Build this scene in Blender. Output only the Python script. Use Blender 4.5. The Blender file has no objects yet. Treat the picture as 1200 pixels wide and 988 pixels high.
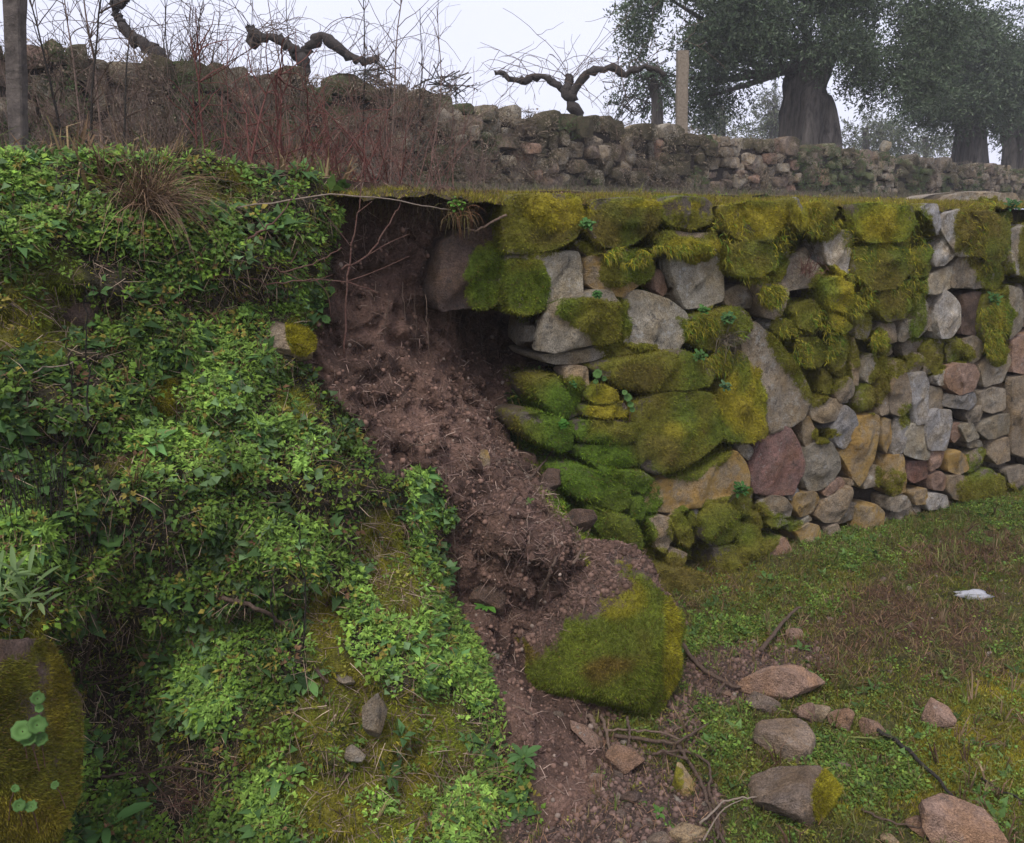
import bpy, bmesh, math
import numpy as np
from mathutils import Vector

# ------------------------------------------------------------------ camera, sky, sun, exposure
SC = bpy.context.scene
COL = SC.collection
EYE = np.array([0.0, 0.0, 1.9])
PITCH = math.radians(13.3)
FPX = 1000.0 / 1200.0
cd = bpy.data.cameras.new("camera")
cam = bpy.data.objects.new("camera", cd)
COL.objects.link(cam)
cam.location = EYE
cam.rotation_euler = (math.radians(90) - PITCH, 0, 0)
cd.sensor_width = 36.0
cd.lens = 36.0 * FPX
cd.clip_start = 0.05
cd.clip_end = 1000
SC.camera = cam

SUN_EL, SUN_AZ = math.radians(58), math.radians(200)     # azimuth measured from +Y clockwise
w = bpy.data.worlds.new("World")
SC.world = w
w.use_nodes = True
nt = w.node_tree
nt.nodes.clear()
sky = nt.nodes.new("ShaderNodeTexSky")
sky.sky_type = 'NISHITA'
sky.sun_disc = False
sky.sun_elevation = SUN_EL
sky.sun_rotation = SUN_AZ
sky.dust_density = 4
b1 = nt.nodes.new("ShaderNodeBackground")
b1.inputs[1].default_value = 0.10
nt.links.new(sky.outputs[0], b1.inputs[0])
b2 = nt.nodes.new("ShaderNodeBackground")
# a closed layer of low cloud, very softly mottled
tc = nt.nodes.new("ShaderNodeTexCoord")
nz = nt.nodes.new("ShaderNodeTexNoise")
nz.inputs['Scale'].default_value = 1.6
nz.inputs['Detail'].default_value = 4
nt.links.new(tc.outputs['Generated'], nz.inputs['Vector'])
rp = nt.nodes.new("ShaderNodeValToRGB")
rp.color_ramp.elements[0].position = 0.3
rp.color_ramp.elements[0].color = (0.685, 0.70, 0.865, 1)
rp.color_ramp.elements[1].position = 0.7
rp.color_ramp.elements[1].color = (0.76, 0.77, 0.91, 1)
nt.links.new(nz.outputs['Fac'], rp.inputs[0])
nt.links.new(rp.outputs[0], b2.inputs[0])
b2.inputs[1].default_value = 0.74
mx = nt.nodes.new("ShaderNodeMixShader")
mx.inputs[0].default_value = 0.9
wo = nt.nodes.new("ShaderNodeOutputWorld")
nt.links.new(b1.outputs[0], mx.inputs[1])
nt.links.new(b2.outputs[0], mx.inputs[2])
nt.links.new(mx.outputs[0], wo.inputs[0])

sl = bpy.data.lights.new("sun", 'SUN')
sl.energy = 1.5
sl.angle = math.radians(25)
sl.color = (1.0, 0.95, 0.88)
so = bpy.data.objects.new("sun", sl)
COL.objects.link(so)
sd = Vector((math.sin(SUN_AZ) * math.cos(SUN_EL), math.cos(SUN_AZ) * math.cos(SUN_EL), math.sin(SUN_EL)))
so.rotation_euler = sd.to_track_quat('Z', 'Y').to_euler()
so.location = (0, 0, 30)
SC.view_settings.view_transform = 'Standard'
SC.view_settings.look = 'None'
SC.view_settings.exposure = 0.88
SC.view_settings.gamma = 1.0
SC.render.film_transparent = False
SC.cycles.volume_bounces = 1

# ------------------------------------------------------------------ maths helpers
R = np.random.RandomState(7)
CP, SP = math.cos(PITCH), math.sin(PITCH)

def ray(px, py):
    px = np.asarray(px, float); py = np.asarray(py, float)
    x = (px - 600) / 1000.0; y = (494 - py) / 1000.0
    return np.stack([x + 0 * y, CP + y * SP + 0 * x, y * CP - SP + 0 * x], -1)

def project(P):
    D = np.asarray(P) - EYE
    f = D[..., 1] * CP - D[..., 2] * SP
    up = D[..., 1] * SP + D[..., 2] * CP
    f = np.maximum(f, 0.05)
    return 600 + 1000 * D[..., 0] / f, 494 - 1000 * up / f

WO = np.array([0.72, 4.19, 0.0])                 # a point at the foot of the front wall
_a = math.atan2(1.89, 3.09)
WT = np.array([math.cos(_a), math.sin(_a), 0])   # along the wall, to the right
WN = np.array([math.sin(_a), -math.cos(_a), 0])  # out of the wall, towards the camera

def onY(px, py, Y):
    r = ray(px, py)
    return EYE + r * (np.asarray(Y) / r[..., 1])[..., None]

def onZ(px, py, z):
    r = ray(px, py)
    return EYE + r * ((z - EYE[2]) / r[..., 2])[..., None]

def onD(px, py, d):
    r = ray(px, py)
    t = (np.asarray(d) - (EYE - WO) @ WN) / (r @ WN)
    return EYE + r * t[..., None]

def uvd(P):
    q = np.asarray(P) - WO
    return q @ WT, q[..., 2], q @ WN

def wall_pt(u, v, d):
    u, v, d = np.broadcast_arrays(np.asarray(u, float), v, d)
    P = WO + u[..., None] * WT + d[..., None] * WN
    P[..., 2] = v
    return P

def _h(i, j, k):
    n = (i * 374761393 + j * 668265263 + k * 2147483647) & 0xffffffff
    n = ((n ^ (n >> 13)) * 1274126177) & 0xffffffff
    n = ((n ^ (n >> 16)) * 2246822519) & 0xffffffff
    return ((n ^ (n >> 15)) & 0xffff) / 32767.5 - 1.0

def vn(P):
    P = np.asarray(P, float)
    i = np.floor(P).astype(np.int64); f = P - i
    f = f * f * (3 - 2 * f)
    x, y, z = i[..., 0], i[..., 1], i[..., 2]
    fx, fy, fz = f[..., 0], f[..., 1], f[..., 2]
    o = 0
    for dx in (0, 1):
        for dy in (0, 1):
            for dz in (0, 1):
                wgt = (fx if dx else 1 - fx) * (fy if dy else 1 - fy) * (fz if dz else 1 - fz)
                o = o + wgt * _h(x + dx, y + dy, z + dz)
    return o

def fbm(P, scale, octv=3, seed=0):
    P = np.asarray(P, float) * scale + seed * 17.31
    o = 0; a = 1.0; s = 0
    for k in range(octv):
        o = o + a * vn(P); s += a; a *= 0.55; P = P * 2.03 + 5.7
    return o / s

def sstep(a, b, x):
    t = np.clip((x - a) / (b - a), 0, 1)
    return t * t * (3 - 2 * t)

def blob(px, py, L):
    """soft ellipses (x, y, rx, ry[, weight]) in picture coordinates -> 0..1"""
    o = np.zeros(np.shape(px))
    for e in L:
        wt = e[4] if len(e) > 4 else 1.0
        r = np.sqrt(((px - e[0]) / e[2]) ** 2 + ((py - e[1]) / e[3]) ** 2)
        o = np.maximum(o, wt * (1 - sstep(0.75, 1.2, r)))
    return o

def in_poly(px, py, poly):
    px = np.asarray(px, float); py = np.asarray(py, float)
    c = np.zeros(px.shape, bool); n = len(poly)
    for i in range(n):
        x1, y1 = poly[i]; x2, y2 = poly[(i + 1) % n]
        if y1 == y2: continue
        c ^= ((y1 > py) != (y2 > py)) & (px < (x2 - x1) * (py - y1) / (y2 - y1) + x1)
    return c

def poly_sd(px, py, poly):
    """signed distance in picture units, positive inside"""
    px = np.asarray(px, float); py = np.asarray(py, float)
    d = np.full(px.shape, 1e9); n = len(poly)
    for i in range(n):
        ax, ay = poly[i]; bx, by = poly[(i + 1) % n]
        ex, ey = bx - ax, by - ay
        t = np.clip(((px - ax) * ex + (py - ay) * ey) / (ex * ex + ey * ey + 1e-9), 0, 1)
        d = np.minimum(d, np.hypot(px - ax - t * ex, py - ay - t * ey))
    return np.where(in_poly(px, py, poly), d, -d)

def norm(v):
    return v / np.maximum(np.linalg.norm(v, axis=-1, keepdims=True), 1e-9)

# ------------------------------------------------------------------ object helpers
def tag(o, label=None, cat=None, group=None, kind=None):
    if label: o['label'] = label
    if cat: o['category'] = cat
    if group: o['group'] = group
    if kind: o['kind'] = kind
    return o

def empty(name, loc, label=None, cat=None, group=None):
    o = bpy.data.objects.new(name, None)
    o.empty_display_size = 0.1
    o.location = loc
    COL.objects.link(o)
    return tag(o, label, cat, group)

def mesh(name, V, F, mat, parent=None, loc=None, attrs=None, smooth=True):
    """V (n,3) world coordinates, F (m,3) triangles -> ONE linked mesh object"""
    V = np.asarray(V, np.float32); F = np.asarray(F, np.int32)
    base = np.zeros(3)
    if parent is not None: base = np.array(parent.matrix_basis.translation)
    if parent is not None and parent.parent is not None:
        base = base + np.array(parent.parent.matrix_basis.translation)
    off = np.array(loc, float) if loc is not None else base
    me = bpy.data.meshes.new(name)
    me.vertices.add(len(V)); me.loops.add(F.size); me.polygons.add(len(F))
    me.vertices.foreach_set('co', (V - off).astype(np.float32).ravel())
    me.loops.foreach_set('vertex_index', F.ravel())
    me.polygons.foreach_set('loop_start', np.arange(0, F.size, 3, dtype=np.int32))
    me.polygons.foreach_set('use_smooth', np.full(len(F), bool(smooth)))
    for k, a in (attrs or {}).items():
        a = np.asarray(a, np.float32)
        if a.ndim == 1:
            me.attributes.new(k, 'FLOAT', 'POINT').data.foreach_set('value', a)
        else:
            if a.shape[1] == 3: a = np.concatenate([a, np.ones((len(a), 1), np.float32)], 1)
            me.attributes.new(k, 'FLOAT_COLOR', 'POINT').data.foreach_set('color', a.ravel())
    me.update(calc_edges=True)
    me.validate()
    me.materials.append(mat)
    o = bpy.data.objects.new(name, me)
    COL.objects.link(o)
    if parent is not None:
        o.parent = parent
        o.location = off - base
    else:
        o.location = off
    return o

class Pile:
    """collects pieces of one part"""
    def __init__(s): s.V = []; s.F = []; s.C = []; s.n = 0
    def add(s, V, F, C=None):
        V = np.asarray(V, float); F = np.asarray(F, int)
        s.V.append(V); s.F.append(F + s.n); s.n += len(V)
        if C is not None:
            C = np.asarray(C, float)
            s.C.append(np.broadcast_to(C, (len(V), 3)) if C.ndim == 1 else C)
    def out(s):
        V = np.concatenate(s.V); F = np.concatenate(s.F)
        return V, F, (np.concatenate(s.C) if s.C else None)
    def build(s, name, mat, parent=None, loc=None, smooth=True):
        V, F, C = s.out()
        return mesh(name, V, F, mat, parent, loc, {'col': C} if C is not None else None, smooth)

def tube(P, r, sides=5, cap=True):
    P = np.asarray(P, float); n = len(P)
    r = np.broadcast_to(np.asarray(r, float), (n,))
    t = np.gradient(P, axis=0); t = norm(t)
    a = np.cross(t, [0.31, 0.12, 0.94]); bad = np.linalg.norm(a, axis=1) < 0.1
    a[bad] = np.cross(t[bad], [1, 0, 0]); a = norm(a); b = np.cross(t, a)
    th = np.arange(sides) * 2 * math.pi / sides
    V = P[:, None] + r[:, None, None] * (np.cos(th)[None, :, None] * a[:, None] + np.sin(th)[None, :, None] * b[:, None])
    V = V.reshape(-1, 3); F = []
    for i in range(n - 1):
        for k in range(sides):
            p = i * sides + k; q = i * sides + (k + 1) % sides
            F += [(p, q, q + sides), (p, q + sides, p + sides)]
    if cap:
        for k in range(1, sides - 1):
            F.append((0, k + 1, k)); e = (n - 1) * sides; F.append((e, e + k, e + k + 1))
    return V, np.array(F)

def smooth_path(P, n):
    P = np.asarray(P, float); m = len(P)
    if m < 3:
        t = np.linspace(0, 1, n)[:, None]; return P[0] * (1 - t) + P[-1] * t
    Q = np.vstack([2 * P[0] - P[1], P, 2 * P[-1] - P[-2]])
    s = np.linspace(0, m - 1 - 1e-6, n); i = s.astype(int); f = (s - i)[:, None]
    a, b, c, d = Q[i], Q[i + 1], Q[i + 2], Q[i + 3]
    return 0.5 * (2 * b + (c - a) * f + (2 * a - 5 * b + 4 * c - d) * f ** 2 + (3 * b - a - 3 * c + d) * f ** 3)

def grid_tris(nx, ny):
    i = np.arange(nx - 1)[:, None]; j = np.arange(ny - 1)[None]
    a = (i * ny + j).ravel(); b = a + ny
    return np.concatenate([np.stack([a, b, b + 1], 1), np.stack([a, b + 1, a + 1], 1)])

def tri_sample(V, F, n, rng=R, weight=None):
    """random points on triangles -> points, normals, triangle index, barycentric"""
    A, B, C = V[F[:, 0]], V[F[:, 1]], V[F[:, 2]]
    N = np.cross(B - A, C - A); ar = np.linalg.norm(N, axis=1)
    p = ar * (1 if weight is None else weight); p = p / p.sum()
    k = rng.choice(len(F), n, p=p)
    s = np.sqrt(rng.rand(n)); t = rng.rand(n)
    b = np.stack([1 - s, s * (1 - t), s * t], 1)
    P = b[:, :1] * A[k] + b[:, 1:2] * B[k] + b[:, 2:] * C[k]
    return P, norm(N[k]), k, b

def scatter(protos, P, up, scale, C, rng=R, tilt=0.0, spin=None):
    """copies of small plant shapes stood on points P; colour C per copy times the shape's own per-leaf tint"""
    out = Pile()
    n = len(P); which = rng.randint(0, len(protos), n)
    up = norm(up + tilt * rng.randn(n, 3))
    a = norm(np.cross(up, rng.randn(n, 3))); b = np.cross(up, a)
    for k, (pv, pf, pc) in enumerate(protos):
        m = np.where(which == k)[0]
        if len(m) == 0: continue
        sc = scale[m][:, None, None]
        V = P[m][:, None] + sc * (pv[None, :, :1] * a[m][:, None] + pv[None, :, 1:2] * b[m][:, None] + pv[None, :, 2:] * up[m][:, None])
        F = pf[None] + (np.arange(len(m)) * len(pv))[:, None, None]
        CC = C[m][:, None] * pc[None, :, None]
        out.add(V.reshape(-1, 3), F.reshape(-1, 3), CC.reshape(-1, 3))
    return out

def icosphere(sub):
    bm = bmesh.new(); bmesh.ops.create_icosphere(bm, subdivisions=sub, radius=1)
    V = np.array([v.co[:] for v in bm.verts]); F = np.array([[v.index for v in f.verts] for f in bm.faces])
    bm.free(); return V, F
ICO = {k: icosphere(k) for k in (1, 2, 3, 4, 5)}

# ------------------------------------------------------------------ materials
class NT:
    def __init__(s, name):
        s.m = bpy.data.materials.new(name); s.m.use_nodes = True
        s.t = s.m.node_tree; s.b = s.t.nodes['Principled BSDF']; s.o = s.t.nodes['Material Output']
    def n(s, ty, **kw):
        x = s.t.nodes.new(ty)
        for k, v in kw.items(): setattr(x, k, v)
        return x
    def l(s, a, b): s.t.links.new(a, b)
    def val(s, x, i):
        if hasattr(x, 'is_linked') or hasattr(x, 'links'): s.l(x, i)
        else: i.default_value = x
    def attr(s, name, out='Fac'):
        return s.n('ShaderNodeAttribute', attribute_name=name).outputs[out]
    def noise(s, scale, detail=4, rough=0.6, out='Fac', vec=None):
        x = s.n('ShaderNodeTexNoise')
        x.inputs['Scale'].default_value = scale; x.inputs['Detail'].default_value = detail; x.inputs['Roughness'].default_value = rough
        s.l(vec if vec is not None else s.pos(), x.inputs['Vector']); return x.outputs[out]
    def pos(s):
        if not hasattr(s, '_p'): s._p = s.n('ShaderNodeNewGeometry').outputs['Position']
        return s._p
    def ramp(s, fac, stops):
        x = s.n('ShaderNodeValToRGB'); e = x.color_ramp.elements
        while len(e) < len(stops): e.new(0.5)
        for k, (p, c) in enumerate(stops):
            e[k].position = p; e[k].color = (c, c, c, 1) if not hasattr(c, '__len__') else (*c, 1)
        s.l(fac, x.inputs[0]); return x.outputs[0]
    def mix(s, fac, a, b, mode='MIX'):
        x = s.n('ShaderNodeMix', data_type='RGBA', blend_type=mode)
        for v, i in ((fac, x.inputs[0]), (a, x.inputs[6]), (b, x.inputs[7])):
            if isinstance(v, tuple): i.default_value = (*v, 1)
            else: s.val(v, i)
        return x.outputs[2]
    def math(s, op, a, b=0.0):
        x = s.n('ShaderNodeMath', operation=op); s.val(a, x.inputs[0]); s.val(b, x.inputs[1]); return x.outputs[0]
    def bump(s, h, strength, dist):
        x = s.n('ShaderNodeBump'); x.inputs['Strength'].default_value = strength; x.inputs['Distance'].default_value = dist
        s.l(h, x.inputs['Height']); s.l(x.outputs[0], s.b.inputs['Normal']); return x
    def done(s, col, rough=0.9, spec=0.25):
        s.val(col if not isinstance(col, tuple) else (*col, 1), s.b.inputs['Base Color'])
        s.val(rough, s.b.inputs['Roughness']); s.b.inputs['Specular IOR Level'].default_value = spec
        return s.m

def stone_mat(name, c1, c2, lichen=(0.42, 0.41, 0.38), lich=0.5, dark=(0.05, 0.045, 0.042), grain=1.0, ochre=0.0):
    s = NT(name)
    big = s.noise(9, 3); mid = s.noise(38, 5, 0.7); fine = s.noise(170, 3, 0.7)
    rnd = s.n('ShaderNodeObjectInfo').outputs['Random']
    base = s.mix(s.ramp(big, [(0.35, 0.0), (0.65, 1.0)]), c1, c2)
    base = s.mix(s.ramp(mid, [(0.42, 0.0), (0.68, 0.85)]), base, tuple(0.42 * a for a in c1))
    base = s.mix(s.ramp(s.noise(19, 5, 0.75), [(0.52, 0.0), (0.64, 0.6)]), base, tuple(min(1.0, 1.35 * a) for a in c1))
    speck = s.ramp(fine, [(0.34, 0.6), (0.66, 1.38)])
    base = s.mix(1.0, base, speck, 'MULTIPLY')
    # pale crusts of lichen and dark weathering, each with its own ragged shape
    l1 = s.math('MULTIPLY', s.ramp(s.noise(26, 6, 0.75), [(0.62 - 0.1 * lich, 0.0), (0.68 - 0.08 * lich, 1.0)]), s.ramp(s.noise(4, 2), [(0.4, 0.0), (0.6, 0.9)]))
    base = s.mix(l1, base, lichen)
    if ochre:
        l3 = s.ramp(s.noise(7, 5, 0.7), [(0.56 - 0.2 * ochre, 0.0), (0.66 - 0.18 * ochre, 0.9)])
        base = s.mix(l3, base, (0.42, 0.27, 0.08))
    st = s.math('MULTIPLY', s.ramp(s.noise(5.5, 5, 0.7), [(0.44, 0.0), (0.62, 0.6)]), 1.0)
    base = s.mix(st, base, s.mix(1.0, base, (1.0, 0.83, 0.53), 'MULTIPLY'))
    l2 = s.ramp(s.noise(14, 6, 0.8), [(0.56, 0.0), (0.66, 0.8)])
    base = s.mix(l2, base, dark)
    tone = s.n('ShaderNodeMapRange'); s.l(rnd, tone.inputs[0]); tone.inputs[3].default_value = 0.75; tone.inputs[4].default_value = 1.2
    base = s.mix(1.0, base, tone.outputs[0], 'MULTIPLY')
    moss = s.attr('moss')
    mcol = s.attr('mcol', 'Color')
    mcol = s.mix(1.0, mcol, s.ramp(s.noise(60, 5, 0.75), [(0.3, 0.45), (0.7, 1.5)]), 'MULTIPLY')
    edge = s.math('ADD', moss, s.math('MULTIPLY', s.math('SUBTRACT', s.noise(32, 7, 0.8), 0.5), 2.2))
    mf = s.ramp(edge, [(0.36, 0.0), (0.62, 1.0)])
    col = s.mix(mf, base, mcol)
    h = s.math('ADD', s.math('MULTIPLY', mid, 0.7), s.math('MULTIPLY', fine, 0.35))
    h = s.math('ADD', h, s.math('MULTIPLY', s.noise(420, 2), 0.15))
    h = s.math('ADD', h, s.math('MULTIPLY', big, 0.6)); s.bump(h, 1.0 * grain, 0.045)
    return s.done(col, s.mix(mf, (0.8, 0.8, 0.8), (1, 1, 1)), 0.3)

M = {}
M['grey'] = stone_mat('granite_grey', (0.42, 0.37, 0.29), (0.29, 0.25, 0.19), lich=0.7)
M['pale'] = stone_mat('granite_pale', (0.50, 0.45, 0.36), (0.36, 0.315, 0.24), (0.52, 0.51, 0.48), 0.8)
M['tan'] = stone_mat('granite_tan', (0.42, 0.325, 0.22), (0.32, 0.255, 0.19), lich=0.4)
M['ochre'] = stone_mat('granite_ochre', (0.40, 0.30, 0.17), (0.32, 0.255, 0.185), lich=0.4, ochre=0.6)
M['red'] = stone_mat('granite_red', (0.33, 0.18, 0.15), (0.27, 0.175, 0.15), lich=0.25)
M['pink'] = stone_mat('granite_pink', (0.42, 0.275, 0.205), (0.33, 0.215, 0.16), lich=0.3)
M['white'] = stone_mat('granite_white', (0.56, 0.52, 0.47), (0.36, 0.315, 0.27), (0.72, 0.7, 0.68), 1.0)
M['blue'] = stone_mat('granite_blue', (0.37, 0.35, 0.335), (0.28, 0.26, 0.245), (0.48, 0.48, 0.52), 1.0)
M['dark'] = stone_mat('granite_dark', (0.20, 0.165, 0.13), (0.13, 0.105, 0.085), (0.36, 0.34, 0.31), 0.5)
M['lich'] = stone_mat('granite_lichen', (0.38, 0.315, 0.235), (0.28, 0.23, 0.175), (0.43, 0.41, 0.37), 1.1)
M['mud'] = stone_mat('stone_muddy', (0.31, 0.24, 0.19), (0.20, 0.15, 0.118), (0.32, 0.28, 0.25), 0.3)
M['soily'] = stone_mat('granite_soil_stained', (0.175, 0.118, 0.096), (0.115, 0.08, 0.064), (0.2, 0.16, 0.13), 0.2)

def leaf_mat(name, rough=0.55, trans=0.25):
    s = NT(name)
    c = s.attr('col', 'Color')
    isl = s.n('ShaderNodeNewGeometry').outputs['Random Per Island']
    mr = s.n('ShaderNodeMapRange'); s.l(isl, mr.inputs[0]); mr.inputs[3].default_value = 0.7; mr.inputs[4].default_value = 1.35
    c = s.mix(1.0, c, mr.outputs[0], 'MULTIPLY')
    s.done(c, rough, 0.10)
    if trans:
        t = s.n('ShaderNodeBsdfTranslucent'); s.l(c, t.inputs[0])
        x = s.n('ShaderNodeMixShader'); x.inputs[0].default_value = trans
        s.l(s.b.outputs[0], x.inputs[1]); s.l(t.outputs[0], x.inputs[2]); s.l(x.outputs[0], s.o.inputs[0])
    return s.m
M['leaf'] = leaf_mat('leaf_green')
M['moss'] = leaf_mat('moss_fibre', 0.9, 0.2)
M['straw'] = leaf_mat('dry_stalk', 0.8, 0.0)

def bark_mat(name, c1, c2, sc=30, stretch=1.0):
    s = NT(name)
    mp = s.n('ShaderNodeMapping'); s.l(s.pos(), mp.inputs[0]); mp.inputs['Scale'].default_value = (1, 1, stretch)
    n1 = s.noise(sc, 6, 0.75, vec=mp.outputs[0])
    col = s.mix(s.ramp(n1, [(0.35, 0.0), (0.65, 1.0)]), c1, c2)
    s.bump(n1, 1.0, 0.02 if stretch == 1 else 0.12)
    return s.done(col, 0.9, 0.2)
M['vine_bark'] = bark_mat('vine_bark', (0.035, 0.03, 0.028), (0.075, 0.063, 0.056), 40)
M['olive_bark'] = bark_mat('olive_bark', (0.024, 0.021, 0.019), (0.16, 0.14, 0.125), 7, 0.16)
M['crimson'] = bark_mat('crimson_stem', (0.17, 0.060, 0.052), (0.24, 0.11, 0.09), 60)
M['cane'] = bark_mat('dry_cane', (0.14, 0.095, 0.078), (0.25, 0.18, 0.14), 60)
M['red_stem'] = bark_mat('red_bramble_stem', (0.15, 0.070, 0.058), (0.23, 0.14, 0.11), 60)
M['twig'] = bark_mat('brown_twig', (0.10, 0.065, 0.05), (0.17, 0.12, 0.09), 60)
M['root'] = bark_mat('pale_root', (0.16, 0.11, 0.085), (0.27, 0.19, 0.14), 60)
M['pale_cane'] = bark_mat('pale_cane', (0.30, 0.23, 0.17), (0.38, 0.31, 0.25), 60)
M['blackstick'] = bark_mat('black_stick', (0.03, 0.026, 0.024), (0.07, 0.06, 0.05), 60)
M['postwood'] = bark_mat('post_wood', (0.17, 0.135, 0.10), (0.27, 0.225, 0.17), 25)
M['postgrey'] = bark_mat('post_granite', (0.15, 0.125, 0.11), (0.06, 0.05, 0.045), 14)

def earth_mat(name, strength=1.0, gravel=True):
    s = NT(name)
    c = s.attr('col', 'Color')
    f1 = s.noise(22, 6, 0.75); f2 = s.noise(95, 4, 0.7); f3 = s.noise(300, 2, 0.6)
    c = s.mix(1.0, c, s.ramp(f1, [(0.3, 0.55), (0.7, 1.45)]), 'MULTIPLY')
    c = s.mix(1.0, c, s.ramp(f2, [(0.32, 0.6), (0.68, 1.4)]), 'MULTIPLY')
    if gravel:      # tiny pale grit
        v = s.n('ShaderNodeTexVoronoi'); v.inputs['Scale'].default_value = 120; s.l(s.pos(), v.inputs['Vector'])
        g = s.math('MULTIPLY', s.ramp(v.outputs['Distance'], [(0.14, 1.0), (0.24, 0.0)]), s.ramp(s.noise(14, 3), [(0.5, 0.0), (0.62, 0.75)]))
        c = s.mix(g, c, s.mix(1.0, c, (2.3, 2.2, 2.1), 'MULTIPLY'))
    h = s.math('ADD', s.math('MULTIPLY', f1, 1.0), s.math('MULTIPLY', f2, 0.5))
    h = s.math('ADD', h, s.math('MULTIPLY', f3, 0.25))
    s.bump(h, 1.0 * strength, 0.035)
    return s.done(c, 0.95, 0.2)
M['earth'] = earth_mat('damp_earth')

# ------------------------------------------------------------------ pigment of the mosses, laid out where they grow
MOSS_Y = [(655, 245, 40, 22), (815, 287, 35, 10), (790, 240, 60, 6), (885, 262, 40, 22), (945, 250, 22, 22), (985, 330, 20, 22), (1000, 350, 18, 14), (980, 360, 14, 26), (1035, 262, 40, 26),
          (708, 462, 22, 12), (712, 484, 28, 9), (880, 470, 22, 50), (1028, 400, 9, 12), (800, 500, 26, 12, .6), (1165, 375, 12, 26, .7), (905, 335, 30, 18, .5), (945, 640, 26, 20, .5), (870, 470, 30, 40)]
MOSS_B = [(640, 270, 30, 16, .8), (720, 262, 34, 26, 1), (760, 270, 20, 14, .8), (1155, 275, 34, 40, .9), (1160, 380, 20, 36, .8), (890, 285, 34, 28, .55), (1045, 330, 26, 34, .6), (745, 440, 30, 18, .7), (765, 525, 30, 18, .7), (730, 265, 40, 20), (795, 690, 50, 36, .9), (840, 262, 16, 20, .6), (1030, 455, 18, 26, .5)]
MOSS_G = [(700, 570, 80, 60), (650, 500, 45, 60), (620, 335, 30, 30, .6), (570, 320, 24, 40, .6), (720, 545, 50, 30, .6), (860, 500, 20, 20, .6), (720, 630, 40, 40, .8), (850, 620, 30, 26, .5), (1075, 370, 14, 30, .7)]
def moss_colour(px, py, n):
    y = blob(px, py, MOSS_Y); b = blob(px, py, MOSS_B); g = blob(px, py, MOSS_G)
    c = np.zeros(np.shape(px) + (3,)) + np.array([0.185, 0.180, 0.022])
    def to(c, k, col): return c * (1 - k[..., None]) + np.array(col) * k[..., None]
    c = to(c, g * 0.9, (0.105, 0.185, 0.016)); c = to(c, b * 0.7, (0.165, 0.125, 0.032)); c = to(c, y * 0.95, (0.36, 0.305, 0.024))
    c = to(c, np.clip(n * 0.6, 0, 0.4), (0.16, 0.105, 0.025)); c = to(c, np.clip(-n * 1.2, 0, 0.6), (0.10, 0.17, 0.018))
    return c
MOSS = [(640, 262, 52, 38), (612, 336, 31, 42), (612, 308, 24, 14), (570, 322, 22, 46), (735, 262, 46, 32), (815, 287, 40, 14), (840, 270, 20, 30, .8), (735, 316, 34, 24), (690, 292, 24, 10), (760, 280, 40, 22, .8),
        (692, 364, 44, 20), (712, 384, 26, 24), (740, 412, 34, 10), (770, 437, 72, 26), (800, 505, 62, 56), (872, 470, 26, 54), (708, 462, 26, 15), (710, 482, 30, 11), (715, 507, 42, 16), (715, 535, 44, 16), (650, 465, 38, 30), (645, 507, 34, 26),
        (705, 572, 62, 32), (725, 620, 44, 34), (750, 585, 26, 22), (800, 620, 20, 22), (845, 612, 26, 28), (860, 595, 12, 14), (780, 690, 64, 44), (885, 625, 32, 40, .8), (840, 380, 40, 20), (822, 395, 24, 26, .8),
        (885, 268, 56, 50), (880, 310, 40, 26), (960, 258, 28, 30), (1040, 275, 52, 52), (1045, 330, 44, 44), (1010, 360, 16, 30, .8), (985, 350, 36, 34), (970, 330, 20, 20), (945, 395, 50, 44), (960, 440, 34, 34, .8), (1028, 402, 13, 22), (1030, 450, 16, 40, .9),
        (1152, 272, 34, 44), (1165, 320, 24, 26, .8), (1165, 372, 20, 40), (1166, 410, 16, 16, .8), (1092, 428, 14, 14, .9), (1060, 428, 22, 14, .7), (1120, 412, 24, 12, .7), (1155, 580, 36, 30), (965, 508, 16, 12, .8), (910, 612, 40, 14, .6), (1060, 490, 9, 20, .6), (1045, 560, 16, 20, .6), (1075, 375, 12, 28, .6), (1000, 405, 16, 30, .6),
        (1205, 290, 14, 50, .8), (1250, 300, 50, 60, .7), (1330, 300, 60, 80, .6)]
def moss_mask(P):
    px, py = project(P)
    wx = 13 * fbm(P, 6, 3, 4); wy = 13 * fbm(P, 6, 3, 5)
    px = px + wx; py = py + wy
    q = 1 + 0.75 * fbm(P, 11, 4, 3)
    return np.clip(blob(px, py, MOSS) * q, 0, 1), px, py

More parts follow.
